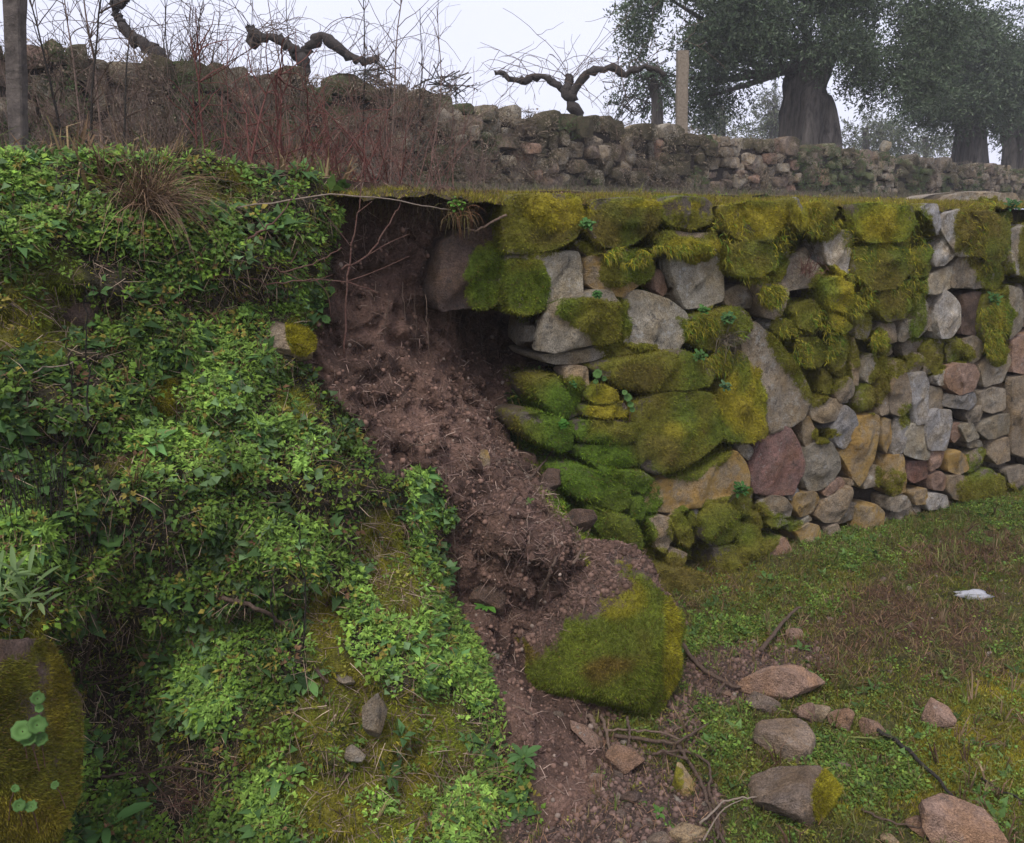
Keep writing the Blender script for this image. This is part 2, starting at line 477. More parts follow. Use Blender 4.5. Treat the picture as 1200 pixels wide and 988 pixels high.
# ------------------------------------------------------------------ the collapsed bank: one surface standing out from the wall line
CTRL = [  # picture x, y, distance out from the wall face
 (-60,190,.0),(0,192,.0),(150,192,.0),(300,200,.0),(370,222,.02),
 (-60,300,.16),(0,300,.14),(150,310,.10),(250,300,.12),(340,300,.10),(378,290,.04),
 (0,400,.30),(100,400,.22),(180,400,.25),(270,400,.22),(320,380,.16),(365,360,.06),(350,430,.18),
 (0,500,.46),(150,500,.40),(280,500,.36),(370,480,.24),(420,520,.32),
 (0,600,.60),(150,600,.52),(300,600,.50),(400,570,.42),(450,590,.40),
 (-60,720,.75),(0,700,.72),(60,690,.68),(110,770,.30),(170,740,.50),(260,740,.60),(350,700,.60),(430,660,.56),(490,650,.46),(505,690,.46),
 (-60,860,.85),(130,850,.34),(180,900,.40),(250,850,.66),(330,830,.78),(400,780,.74),(450,800,.84),(500,740,.66),(545,800,.74),(565,850,.82),(560,900,.92),
 (60,980,.6),(150,980,.56),(230,970,.72),(300,960,.90),(400,930,1.0),(450,900,.98),(500,960,1.08),(450,1000,1.14),(560,960,1.1),
 (400,232,-.12),(450,236,-.17),(520,240,-.20),(570,250,-.30),(400,300,-.12),(460,300,-.16),(530,320,-.28),(395,350,-.02),(450,345,-.10),(500,370,-.22),(560,390,-.52),(610,390,-.58),(640,400,-.50),
 (385,400,.0),(430,400,.0),(480,410,-.08),(540,430,-.28),(590,440,-.36),(630,450,-.26),(660,450,-.14),
 (400,450,.12),(450,460,.10),(510,470,.04),(560,490,-.04),(585,500,-.16),(600,525,-.14),(640,545,-.08),
 (430,510,.26),(490,520,.24),(550,530,.22),(480,560,.36),(540,575,.36),(600,580,.37),(640,590,.24),(665,600,.14),
 (520,620,.27),(570,620,.50),(650,600,.44),(630,630,.64),(690,640,.52),(530,670,.31),(600,660,.54),(560,695,.36),(530,730,.45),(570,740,.52),(600,740,.52),
 (570,800,.72),(610,800,.68),(600,860,.92),(650,850,.94),(620,920,1.10),(700,900,1.12),(650,980,1.28),(760,930,1.18),(760,985,1.34),(830,985,1.2),
 (700,680,.46),(740,660,.24),(780,690,.10),(720,740,.46),(800,740,.22),(830,700,.06),(760,640,.0),(690,560,-.06),(690,480,-.10),(700,400,-.22),(700,300,-.24),(650,280,-.26),
 (900,260,-.25),(900,400,-.25),(900,550,-.22),(870,660,-.06),(1000,560,-.25),(1000,300,-.25),
]
cp = np.array(CTRL, float)
CU, CV, CDd = uvd(onD(cp[:, 0], cp[:, 1], cp[:, 2]))
ext = [(-5, 2.0, 0), (-5, 1.2, .4), (-5, .5, .8), (-5, -.3, 1.2), (-3, 2.0, 0), (-3, 1.2, .35), (-3, .5, .75), (-3, -.3, 1.1), (-1.6, -.3, 1.45), (-.6, -.3, 1.5), (.3, -.3, .6), (1.5, -.3, -.1), (1.5, 1, -.25), (1.5, 2, -.25), (-2, 2.1, -.02), (-1, 2.1, -.25), (0, 2.1, -.3)]
CU = np.concatenate([CU, [e[0] for e in ext]]); CV = np.concatenate([CV, [e[1] for e in ext]]); CDd = np.concatenate([CDd, [e[2] for e in ext]])
def _k(r2): return 0.5 * r2 * np.log(r2 + 1e-9)
def _tps():
    n = len(CU)
    K = _k((CU[:, None] - CU[None]) ** 2 + (CV[:, None] - CV[None]) ** 2) + np.eye(n) * 0.012
    Pm = np.stack([np.ones(n), CU, CV], 1)
    A = np.block([[K, Pm], [Pm.T, np.zeros((3, 3))]])
    return np.linalg.solve(A, np.concatenate([CDd, np.zeros(3)]))
TPS = _tps()
def bank_d(u, v):
    u = np.asarray(u, float); v = np.asarray(v, float); sh = u.shape
    u = u.ravel(); v = v.ravel(); o = np.empty(len(u))
    for a in range(0, len(u), 4000):
        uu, vv = u[a:a + 4000], v[a:a + 4000]
        o[a:a + 4000] = _k((uu[:, None] - CU) ** 2 + (vv[:, None] - CV) ** 2) @ TPS[:-3] + TPS[-3] + TPS[-2] * uu + TPS[-1] * vv
    return o.reshape(sh)

SOIL = [(384, 205), (392, 260), (388, 330), (372, 385), (345, 432), (372, 462), (400, 490), (425, 540), (470, 575), (505, 560), (530, 610), (515, 660), (520, 710), (548, 760), (572, 800), (590, 850), (600, 890), (622, 930), (628, 1000), (620, 1100), (900, 1100), (860, 985), (835, 930), (800, 880), (790, 860), (800, 800), (760, 740), (740, 690), (700, 645), (660, 600), (640, 560), (600, 520), (590, 470), (640, 420), (690, 350), (690, 205)]
bu = np.concatenate([np.linspace(-4.6, -3.0, 40), np.linspace(-2.97, 1.5, 300)]); bv = np.linspace(-0.35, 2.03, 165)
BU, BV = np.meshgrid(bu, bv, indexing='ij')
BD = bank_d(BU, BV)
BP = wall_pt(BU, BV, BD)
bx, by = project(BP)
soil = sstep(-10, 10, poly_sd(bx, by, SOIL) + 9 * fbm(BP, 9, 2, 1))
def lip_bump(u, P):     # the weedy edge of the terrace is humpy
    Q = np.array(P) * [1, 1, 0]
    return sstep(-.80, -1.15, u) * (0.075 * fbm(Q, 3.1, 3, 37) - 0.02) + 0.10 * sstep(-1.0, -2.3, u)
ledge = fbm(BP * [1, 1, 2.2], 3.6, 3, 2)
clod = fbm(BP, 13, 3, 5) + 0.5 * np.abs(fbm(BP, 6, 2, 6))
BD = BD + np.where(soil > 0.5, 0.12 * clod + 0.030 * np.abs(fbm(BP, 26, 3, 8)), 0.17 * ledge + 0.05 * fbm(BP, 12, 2, 9)) * sstep(0, 0.25, 2.05 - BV + 0.02)
BD = BD - 0.05 * blob(bx, by, [(690, 760, 110, 110)]) * (soil > .5)
BP = wall_pt(BU, BV, BD)
BP[..., 2] += 0.02 * fbm(BP, 9, 2, 11) + lip_bump(BU, BP)
bx, by = project(BP)
# pigment: purple-brown fresh soil, black-brown humus under the weeds, moss pads
BANK_MOSS = [(448, 640, 30, 46), (470, 690, 40, 40, .8), (400, 830, 55, 60), (480, 880, 80, 70), (420, 960, 90, 60), (380, 740, 22, 60), (30, 370, 60, 70, .6), (205, 470, 26, 30, .8), (345, 480, 24, 24, .8), (360, 390, 26, 30), (60, 330, 40, 40, .5), (150, 540, 40, 16, .5), (330, 880, 50, 60, .6), (30, 860, 60, 160), (260, 215, 40, 22, .6), (705, 560, 70, 60), (660, 500, 50, 60), (740, 640, 60, 60), (790, 690, 70, 50), (605, 440, 40, 12, .5)]
bm_ = blob(bx, by, BANK_MOSS) * (1 - soil * (bx < 590))
dry = sstep(300, 380, by) * soil
cs = np.array([0.115, 0.070, 0.054]) * (1 - dry[..., None]) + np.array([0.168, 0.102, 0.077]) * dry[..., None]
cs = cs * np.clip(1 + 1.2 * fbm(BP, 5, 4, 12), .4, 1.6)[..., None]
cv = np.array([0.052, 0.046, 0.028]) * (1 + 0.5 * fbm(BP, 6, 2, 13))[..., None]
bc = cv * (1 - soil[..., None]) + cs * soil[..., None]
mc = moss_colour(bx, by, fbm(BP, 8, 2, 14))
mk = np.clip(bm_ * (1 + 0.8 * fbm(BP, 10, 3, 15)), 0, 1)[..., None]
bc = bc * (1 - mk) + mc * mk
BV_, BF_ = BP.reshape(-1, 3), grid_tris(len(bu), len(bv))
tag(mesh('earth_bank', BV_, BF_, M['earth'], loc=WO, attrs={'col': bc.reshape(-1, 3)}), kind='structure')
B_SOIL = soil.ravel(); B_MOSS = bm_.ravel(); B_X = bx.ravel(); B_Y = by.ravel()

def bank_hit(px, py, lift=0.0):
    """the point of the bank (or of the ground) that lies at picture point px, py"""
    r = ray(px, py)
    ts = np.linspace(1.0, 8, 1400)
    P = EYE + r * ts[:, None]
    u, v, d = uvd(P)
    g = ground_z(P[:, 0], P[:, 1])
    ok = (u > -4.5) & (u < 1.4) & (v < 2.03 + lip_bump(u, P))
    iu = np.clip(np.interp(u, bu, np.arange(len(bu))), 0, len(bu) - 1).round().astype(int)
    iv = np.clip(np.interp(v - lip_bump(u, P), bv, np.arange(len(bv))), 0, len(bv) - 1).round().astype(int)
    hit = (ok & (d < BD[iu, iv] + lift)) | (P[:, 2] < g + lift) | ((v >= 2.0) & (d < -0.0) & (P[:, 2] < terrace_z(P[:, 0], P[:, 1]) + lift))
    k = np.argmax(hit) if hit.any() else len(ts) - 1
    return P[k]

# ------------------------------------------------------------------ lower ground
def ground_z(x, y):
    P = np.stack([np.asarray(x, float), np.asarray(y, float), 0 * np.asarray(x, float)], -1)
    near = np.exp(-((P[..., 0] - 1.5) ** 2 + (P[..., 1] - 3.5) ** 2) / 60)
    d = (P - WO) @ WN
    z = near * (0.05 * fbm(P, 1.1, 2, 21) + 0.03 * fbm(P, 4, 2, 22) + 0.012 * fbm(P, 14, 2, 24)) + (0.05 - 0.10 * sstep(1.5, 3.5, P[..., 0])) * np.exp(-np.maximum(d, 0) / 0.5)
    return np.where(d < -0.2, -0.05, z)
def axis(lo, hi, st, far):
    a = np.arange(lo, hi, st); e = st; l = [lo]; h = [a[-1]]
    while l[-1] > -far: e *= 1.35; l.append(l[-1] - e)
    e = st
    while h[-1] < far: e *= 1.35; h.append(h[-1] + e)
    return np.concatenate([l[:0:-1], a, h[1:]])
gx = axis(-0.6, 5.2, 0.024, 66); gy = axis(1.9, 7.6, 0.024, 66)
GX, GY = np.meshgrid(gx, gy, indexing='ij')
GP = np.stack([GX, GY, ground_z(GX, GY)], -1)
px, py = project(GP)
G_RUST = [(1080, 720, 110, 50), (1150, 660, 90, 40), (1010, 770, 60, 36, .9), (1120, 790, 70, 26, .8), (960, 740, 60, 24, .6), (820, 690, 60, 24, .5)]
G_BARE = [(860, 790, 60, 40), (800, 850, 30, 40), (930, 770, 40, 20, .7), (700, 950, 130, 80), (820, 950, 30, 40)]
G_YEL = [(1110, 910, 110, 55), (1180, 850, 80, 70), (1000, 930, 50, 30, .7), (860, 690, 60, 30, .5), (950, 690, 60, 30, .4)]
g0 = np.array([0.085, 0.085, 0.026]) + 0 * GP
n1 = fbm(GP, 2.5, 3, 25)[..., None]; n2 = fbm(GP, 8, 2, 26)[..., None]
g0 = g0 * (1 + 0.5 * n2)
def gmix(c, k, col): k = np.clip(k, 0, 1)[..., None]; return c * (1 - k) + np.array(col) * k
infr = (px > -400) & (px < 1600) & (py > 400) & (py < 1500) & (GY > 0.3)
g0 = gmix(g0, np.clip(n1[..., 0] * 2.2, 0, 1) * 0.5, (0.085, 0.055, 0.032))
g0 = gmix(g0, blob(px, py, G_YEL) * infr * (0.7 + n2[..., 0]), (0.15, 0.135, 0.022))
g0 = gmix(g0, blob(px, py, G_RUST) * infr * np.clip(0.6 + 1.6 * n1[..., 0] + n2[..., 0], 0, 1), (0.095, 0.056, 0.030))
g0 = gmix(g0, blob(px, py, G_BARE) * infr, (0.095, 0.066, 0.055))
tag(mesh('ground', GP.reshape(-1, 3), grid_tris(len(gx), len(gy)), M['earth'], attrs={'col': g0.reshape(-1, 3)}, loc=(0, 0, 0)), kind='structure')

# ------------------------------------------------------------------ terrace behind the front wall, upper terrace behind the second wall
def terrace_z(x, y):
    P = np.stack([np.asarray(x, float), np.asarray(y, float), 0 * np.asarray(x, float)], -1)
    b = np.maximum(-((P - WO) @ WN), 0)
    near = np.exp(-b / 12)
    return 1.99 + 0.049 * np.minimum(b, 14) + near * (0.03 * fbm(P, 2.2, 2, 31) + 0.02 * fbm(P, 9, 2, 32)) * sstep(0, .15, b) + lip_bump((P - WO) @ WT, P) * np.exp(-b / 1.2)
tu = axis(-4.6, 6.0, 0.035, 30)
tb = np.concatenate([np.arange(-0.02, 0.9, 0.03), np.geomspace(0.92, 26, 60)])
TU, TB = np.meshgrid(tu, tb, indexing='ij')
# the broken lip: turf hangs a little over the hole, ragged
lipx = project(wall_pt(TU, 2.0 + 0 * TU, 0 * TU))[0]
wob = 0.11 * fbm(np.stack([TU, 0 * TU, 0 * TU], -1), 5, 4, 33)
TBm = TB + np.where((lipx > 380) & (lipx < 600), -0.05 - 1.3 * wob, -0.015 - wob * 0.5) * np.exp(-TB / 0.3)
TP = wall_pt(TU, 0, -TBm)
TP[..., 2] = terrace_z(TP[..., 0], TP[..., 1])
TP[:, 0, 2] -= 0.025 + 0.05 * fbm(TP[:, 0], 9, 3, 36); TP[:, 1, 2] -= 0.015
g0 = np.array([0.105, 0.085, 0.045]) + 0 * TP
n2 = fbm(TP, 7, 3, 34)
g0 = gmix(g0, sstep(1.2, 0.1, TB) * (0.75 + n2), (0.175, 0.15, 0.03))
g0 = gmix(g0, sstep(420, 370, lipx) * sstep(2.5, .5, TB), (0.05, 0.06, 0.025))
g0 = gmix(g0, (TB < 0.05) * ((lipx > 370) & (lipx < 590)) * 0.8, (0.055, 0.038, 0.03))
tag(mesh('terrace', TP.reshape(-1, 3), grid_tris(len(tu), len(tb)), M['earth'], loc=WO, attrs={'col': g0.reshape(-1, 3)}), kind='structure')

SO = np.array([-0.46, 12.0, 2.36]); ST = np.array([0.76, 0.65, 0.0]); ST = ST / np.linalg.norm(ST); SN = np.array([ST[1], -ST[0], 0])
def second_top(s):      # height of the second wall's top along its length
    return np.interp(s, [-9, -5.5, -3, -0.9, -0.45, 0.2, 6, 19, 26], [3.52, 3.47, 3.45, 3.46, 3.42, 3.31, 3.29, 3.16, 3.1])
def swall_pt(s, z, d):
    s, z, d = np.broadcast_arrays(np.asarray(s, float), z, d)
    P = SO + s[..., None] * ST + d[..., None] * SN
    P[..., 2] = z
    return P
us = axis(-8, 24, 0.4, 40); ub = np.concatenate([[0.12], np.geomspace(0.3, 40, 30)])
US, UB = np.meshgrid(us, ub, indexing='ij')
UP = swall_pt(US, 0, -UB); UP[..., 2] = second_top(np.clip(US, -9, 26)) - 0.10 + 0.004 * UB + 0.05 * fbm(UP, 1.5, 2, 35) * (UB > .2)
tag(mesh('upper_terrace', UP.reshape(-1, 3), grid_tris(len(us), len(ub)), M['earth'], loc=SO, attrs={'col': np.tile([0.075, 0.07, 0.04], (UP.size // 3, 1))}), kind='structure')

# ------------------------------------------------------------------ front dry stone wall: every stone traced where it lies
S_ = lambda m, pts, d=0.0, b=0.05, t=0.0: (m, pts, d, b, t)
STONES = [
 S_('soily', [(524,285),(545,272),(586,268),(592,300),(591,352),(570,361),(520,364),(511,345)], -.05, .07),
 S_('dark', [(592,240),(610,228),(650,226),(682,230),(687,262),(677,280),(650,294),(618,299),(594,296)], .03, .08),
 S_('pale', [(596,303),(615,299),(650,297),(680,295),(685,310),(684,345),(660,357),(620,367),(600,365),(594,340)], .01, .05),
 S_('dark', [(693,242),(700,234),(740,232),(772,236),(770,262),(752,280),(735,291),(705,289),(694,270)], .02, .06),
 S_('dark', [(774,238),(790,230),(825,230),(837,238),(835,262),(815,270),(790,266),(776,255)], .03, .05),
 S_('ochre', [(690,306),(705,296),(735,293),(760,295),(767,310),(766,322),(750,335),(735,349),(715,345),(692,333)], .0, .06),
 S_('grey', [(671,284),(682,282),(705,293),(708,303),(690,303)], -.03, .02),
 S_('tan', [(770,275),(790,270),(815,274),(840,272),(843,292),(820,299),(795,297),(775,291)], .03, .05),
 S_('pale', [(788,303),(800,299),(830,300),(843,296),(849,320),(850,352),(830,360),(806,361),(797,340),(790,318)], .0, .05),
 S_('pink', [(768,320),(775,316),(784,324),(784,340),(778,347),(770,340)], -.06, .03),
 S_('grey', [(774,300),(786,300),(796,340),(799,353),(787,345),(784,322)], -.05, .02),
 S_('pale', [(733,356),(744,342),(753,341),(785,350),(806,366),(808,385),(798,409),(780,411),(745,407),(734,401),(733,375)], .02, .05),
 S_('grey', [(644,372),(652,355),(670,350),(700,343),(722,343),(730,360),(729,380),(727,399),(700,405),(680,409),(655,415),(638,411),(640,390)], .03, .07),
 S_('grey', [(636,416),(660,415),(690,409),(715,406),(722,412),(705,420),(680,426),(655,428),(642,425)], -.02, .03),
 S_('dark', [(714,404),(728,402),(750,404),(764,410),(763,418),(745,424),(725,422)], .0, .03),
 S_('tan', [(666,432),(680,429),(691,431),(692,452),(682,457),(667,454)], .03, .03),
 S_('dark', [(700,432),(720,425),(735,420),(770,412),(800,410),(830,420),(839,438),(830,452),(800,457),(765,461),(735,456),(712,443)], .05, .07),
 S_('dark', [(747,475),(770,464),(815,459),(838,463),(847,490),(850,515),(830,532),(800,549),(770,557),(752,546),(747,510)], .06, .08),
 S_('dark', [(862,432),(876,415),(881,440),(889,470),(901,490),(899,512),(880,519),(850,517),(843,490),(851,455)], .06, .05),
 S_('dark', [(687,459),(705,450),(720,456),(728,466),(718,473),(698,474),(689,468)], .05, .05),
 S_('dark', [(685,477),(710,475),(732,471),(736,478),(734,488),(710,491),(687,489)], .06, .05),
 S_('dark', [(677,496),(700,493),(730,493),(747,497),(752,508),(745,519),(715,521),(690,518),(677,512)], .06, .06),
 S_('dark', [(677,524),(705,522),(745,522),(755,532),(752,545),(730,548),(705,545),(680,536)], .05, .05),
 S_('dark', [(628,445),(650,438),(664,450),(681,460),(682,486),(670,493),(648,486),(631,465)], .0, .07),
 S_('dark', [(612,488),(635,483),(660,491),(673,505),(672,528),(655,529),(635,522),(614,506)], .03, .07),
 S_('dark', [(651,549),(680,545),(705,556),(740,572),(739,590),(725,601),(700,591),(675,583),(655,571)], .09, .07),
 S_('dark', [(688,538),(720,550),(755,552),(768,560),(754,578),(735,572),(705,556)], .07, .05),
 S_('dark', [(690,592),(715,601),(737,606),(752,620),(757,641),(735,651),(712,636),(695,613)], .12, .07),
 S_('dark', [(738,585),(752,580),(757,598),(751,610),(738,604)], .08, .04),
 S_('pink', [(614,535),(628,532),(631,548),(620,553)], -.04, .03),
 S_('pink', [(640,545),(650,542),(653,560),(646,566),(639,558)], -.02, .03),
 S_('ochre', [(753,600),(763,566),(795,561),(825,552),(848,538),(862,529),(874,540),(881,556),(879,573),(860,578),(845,588),(830,592),(805,597),(790,602)], .06, .05),
 S_('pale', [(866,524),(878,520),(888,530),(892,541),(880,541),(870,533)], -.01, .03),
 S_('lich', [(880,392),(891,379),(910,396),(930,420),(948,448),(954,470),(946,490),(925,499),(905,509),(896,487),(886,455),(878,430),(875,405)], .02, .05),
 S_('red', [(895,520),(912,501),(928,502),(940,525),(947,550),(939,563),(932,580),(905,583),(887,579),(883,560),(888,540)], .02, .05),
 S_('ochre', [(942,490),(950,488),(956,500),(954,520),(950,531),(943,518)], .0, .03),
 S_('grey', [(950,528),(962,519),(976,519),(986,535),(989,549),(980,566),(965,575),(950,576),(943,561),(947,545)], .02, .05),
 S_('lich', [(952,475),(965,465),(985,469),(991,480),(985,493),(965,497),(953,490)], .0, .04),
 S_('blue', [(987,490),(995,476),(1003,484),(1009,498),(1003,512),(992,527),(984,522),(980,511),(983,500)], .02, .05),
 S_('ochre', [(1014,490),(1024,487),(1034,490),(1033,510),(1027,540),(1018,560),(1010,571),(1003,561),(995,543),(988,532),(1000,515)], .02, .05),
 S_('ochre', [(1036,490),(1046,492),(1047,515),(1040,531),(1034,520)], .0, .03),
 S_('lich', [(1014,561),(1028,545),(1035,550),(1029,570),(1012,573)], .0, .03),
 S_('ochre', [(936,580),(958,577),(963,586),(955,600),(940,607),(933,596)], .03, .04),
 S_('lich', [(893,592),(905,582),(920,583),(930,595),(928,606),(910,608),(895,602)], .03, .05),
 S_('pale', [(898,607),(915,606),(927,612),(912,619),(898,615)], .03, .03),
 S_('blue', [(925,578),(936,572),(941,580),(934,589),(926,586)], .01, .03),
 S_('pink', [(966,578),(975,566),(988,560),(993,567),(985,575),(971,583)], .02, .03),
 S_('tan', [(994,562),(1000,562),(1002,569),(995,570)], .02, .02),
 S_('tan', [(966,592),(980,581),(998,570),(1001,580),(994,600),(985,613),(970,613),(959,605)], .03, .05),
 S_('pale', [(922,620),(935,612),(948,604),(954,610),(940,616),(928,622)], .02, .03),
 S_('ochre', [(934,623),(950,616),(963,618),(965,640),(963,656),(950,665),(943,661),(942,637)], .05, .04),
 S_('tan', [(972,620),(985,615),(989,628),(985,645),(975,651),(973,635)], .04, .03),
 S_('pink', [(897,645),(910,637),(924,632),(929,645),(923,663),(910,668),(899,658)], .08, .05),
 S_('tan', [(762,612),(775,606),(786,608),(788,630),(785,643),(775,647),(768,635)], .10, .04),
 S_('tan', [(789,604),(797,600),(806,612),(813,632),(806,641),(795,633),(789,620)], .08, .04),
 S_('blue', [(807,600),(815,596),(824,600),(822,612),(813,617),(806,612)], .06, .03),
 S_('dark', [(822,606),(835,592),(852,590),(866,600),(869,620),(860,635),(840,641),(825,634)], .08, .07),
 S_('tan', [(785,652),(797,646),(808,650),(801,659),(790,670),(785,664)], .13, .03),
 S_('ochre', [(1018,598),(1030,593),(1039,600),(1037,620),(1033,634),(1020,639),(1013,632),(1017,612)], .05, .04),
 S_('ochre', [(1046,536),(1060,534),(1064,560),(1063,577),(1048,581),(1041,570)], .02, .04),
 S_('pale', [(1062,510),(1070,498),(1089,496),(1092,520),(1090,539),(1075,538),(1061,531)], .02, .03),
 S_('blue', [(1053,490),(1060,486),(1067,495),(1062,515),(1054,534),(1047,533),(1048,515)], .01, .03),
 S_('blue', [(1090,490),(1100,482),(1118,482),(1119,500),(1112,528),(1092,528),(1089,510)], .03, .05),
 S_('pink', [(1119,498),(1126,496),(1127,512),(1119,520),(1115,513)], .0, .02),
 S_('pale', [(1126,499),(1141,496),(1149,514),(1134,519)], .02, .02),
 S_('grey', [(1134,520),(1150,516),(1153,523),(1138,526)], .0, .02),
 S_('pink', [(1091,530),(1109,529),(1104,546),(1092,554)], .01, .03),
 S_('ochre', [(1112,535),(1122,528),(1134,535),(1137,550),(1125,557),(1113,552)], .01, .03),
 S_('red', [(1065,542),(1088,540),(1088,560),(1073,567),(1064,560)], -.01, .03),
 S_('pink', [(1094,558),(1104,553),(1112,562),(1108,575),(1095,575)], .02, .03),
 S_('tan', [(1113,560),(1130,557),(1137,568),(1135,586),(1120,586),(1112,575)], .03, .03),
 S_('ochre', [(1072,578),(1088,573),(1090,591),(1075,593)], .02, .03),
 S_('white', [(1088,588),(1098,579),(1112,581),(1113,596),(1091,599)], .03, .03),
 S_('lich', [(1045,584),(1064,581),(1071,592),(1055,601),(1045,599)], .03, .03),
 S_('white', [(968,280),(985,270),(1000,272),(1001,295),(996,320),(986,323),(972,308)], .04, .05),
 S_('blue', [(923,236),(935,231),(943,246),(946,268),(938,273),(928,262),(924,248)], .08, .04),
 S_('tan', [(888,333),(902,326),(922,331),(928,342),(923,360),(912,375),(900,371),(893,350)], .02, .05),
 S_('white', [(902,381),(915,373),(928,377),(931,388),(918,395),(905,389)], .0, .03),
 S_('blue', [(1078,246),(1090,238),(1101,240),(1105,262),(1101,277),(1092,262),(1083,250)], .06, .04),
 S_('white', [(1103,260),(1115,250),(1135,246),(1151,255),(1153,275),(1151,298),(1131,301),(1122,296),(1112,280),(1106,270)], .05, .05),
 S_('white', [(1099,300),(1108,281),(1116,275),(1122,292),(1120,302),(1108,312),(1098,312)], .04, .04),
 S_('grey', [(1080,333),(1098,318),(1120,312),(1123,325),(1116,338),(1095,346),(1082,343)], .02, .03),
 S_('lich', [(1124,302),(1150,300),(1166,320),(1165,336),(1140,338),(1117,336),(1121,315)], .02, .04),
 S_('white', [(1103,360),(1112,341),(1120,347),(1128,358),(1128,380),(1118,395),(1106,397),(1102,380)], .04, .04),
 S_('grey', [(1074,348),(1085,342),(1090,360),(1089,385),(1079,395),(1072,393),(1073,370)], .02, .03),
 S_('grey', [(1060,375),(1070,374),(1072,392),(1061,401),(1054,399)], .01, .03),
 S_('lich', [(1091,362),(1100,357),(1102,380),(1098,389),(1088,388)], .0, .02),
 S_('soily', [(1129,346),(1151,342),(1156,355),(1147,375),(1145,393),(1129,391),(1129,360)], .0, .03),
 S_('lich', [(1134,398),(1145,394),(1155,402),(1151,420),(1138,427),(1132,415)], .02, .03),
 S_('pink', [(1114,432),(1125,427),(1144,427),(1149,440),(1144,457),(1128,463),(1114,456),(1110,445)], .03, .04),
 S_('white', [(1100,440),(1108,434),(1113,445),(1106,453),(1100,451)], .02, .02),
 S_('blue', [(1072,440),(1085,436),(1091,446),(1090,470),(1090,495),(1075,498),(1070,470)], .02, .03),
 S_('tan', [(1048,425),(1056,422),(1066,440),(1070,460),(1068,478),(1058,487),(1046,484),(1043,455)], .02, .03),
 S_('tan', [(1033,418),(1042,428),(1042,460),(1044,484),(1034,487),(1029,460)], .01, .03),
 S_('lich', [(1092,453),(1104,456),(1109,470),(1105,481),(1092,487),(1090,470)], .0, .02),
 S_('blue', [(1112,462),(1128,465),(1143,459),(1147,470),(1138,481),(1120,479),(1108,476)], .02, .03),
 S_('lich', [(1150,430),(1165,415),(1180,406),(1187,425),(1176,448),(1155,453)], .02, .03),
 S_('lich', [(1150,460),(1165,454),(1180,456),(1180,480),(1165,484),(1152,480)], .01, .03),
 S_('grey', [(1152,498),(1170,488),(1185,485),(1184,508),(1160,516),(1149,505)], .02, .03),
 S_('tan', [(1165,518),(1183,513),(1186,540),(1171,545),(1162,536)], .02, .03),
 S_('tan', [(1188,445),(1215,440),(1222,500),(1205,535),(1188,530)], .03, .03),
 S_('pink', [(1190,400),(1225,388),(1232,430),(1205,438),(1190,436)], .03, .03),
 S_('grey', [(1165,350),(1185,335),(1200,340),(1200,385),(1185,398),(1176,380)], .03, .03),
 S_('white', [(1186,270),(1215,262),(1225,300),(1205,325),(1188,318)], .03, .04),
 S_('lich', [(1106,236),(1120,228),(1160,224),(1192,226),(1198,236),(1185,246),(1150,246),(1115,243)], -.22, .06),
 S_('grey', [(1003,375),(1018,368),(1024,385),(1014,398),(1004,396)], .0, .03),
 S_('tan', [(1000,395),(1006,420),(1008,452),(1000,450),(997,420)], .0, .02),
 S_('grey', [(1015,425),(1026,415),(1030,435),(1020,450),(1014,445)], .0, .02),
 S_('tan', [(962,430),(975,440),(972,462),(962,460)], -.02, .02),
 S_('dark', [(858,290),(880,280),(905,288),(912,312),(890,326),(862,322)], .06, .07),
 S_('dark', [(850,240),(880,236),(918,238),(922,262),(905,284),(870,282),(850,265)], .06, .07),
 S_('dark', [(946,238),(968,236),(982,244),(980,266),(962,276),(948,270)], .05, .06),
 S_('dark', [(1002,240),(1030,238),(1072,242),(1076,262),(1060,282),(1020,284),(1004,270)], .06, .07),
 S_('dark', [(1006,292),(1040,286),(1066,292),(1072,318),(1050,338),(1020,340),(1004,318)], .05, .07),
 S_('dark', [(1030,344),(1056,340),(1070,352),(1064,372),(1042,378),(1030,366)], .04, .05),
 S_('dark', [(964,330),(984,324),(1000,334),(1004,356),(992,368),(970,360)], .06, .06),
 S_('dark', [(972,366),(990,372),(1000,384),(990,392),(974,386)], .05, .04),
 S_('dark', [(930,360),(955,350),(966,372),(952,392),(934,384)], .01, .05),
 S_('lich', [(936,396),(958,396),(972,412),(964,430),(946,430)], .0, .04),
 S_('dark', [(812,372),(840,366),(872,360),(886,376),(874,402),(845,412),(818,408)], .03, .07),
 S_('dark', [(1142,248),(1165,246),(1184,262),(1182,300),(1166,314),(1154,300),(1156,270)], .05, .06),
 S_('dark', [(1156,346),(1172,342),(1176,375),(1170,404),(1156,406),(1150,385)], .02, .05),
 S_('dark', [(770,668),(800,668),(830,676),(838,700),(800,712),(765,705)], .16, .07),
 S_('dark', [(866,622),(890,618),(896,645),(890,668),(868,660)], .08, .06),
 S_('dark', [(840,645),(864,640),(880,665),(868,690),(842,682)], .10, .06),
 S_('dark', [(1138,560),(1160,550),(1180,560),(1178,590),(1150,596),(1138,582)], .02, .05),
 S_('lich', [(1180,550),(1200,545),(1215,555),(1212,585),(1190,580)], .02, .03),
]

def resample(Q, n):
    Q = np.vstack([Q, Q[:1]]); L = np.concatenate([[0], np.cumsum(np.linalg.norm(np.diff(Q, axis=0), axis=1))])
    s = np.linspace(0, L[-1], n, endpoint=False)
    return np.stack([np.interp(s, L, Q[:, 0]), np.interp(s, L, Q[:, 1])], 1)
def chaikin(Q, k=0.2):
    N_ = np.roll(Q, -1, 0); return np.stack([Q * (1 - k) + N_ * k, Q * k + N_ * (1 - k)], 1).reshape(-1, 2)

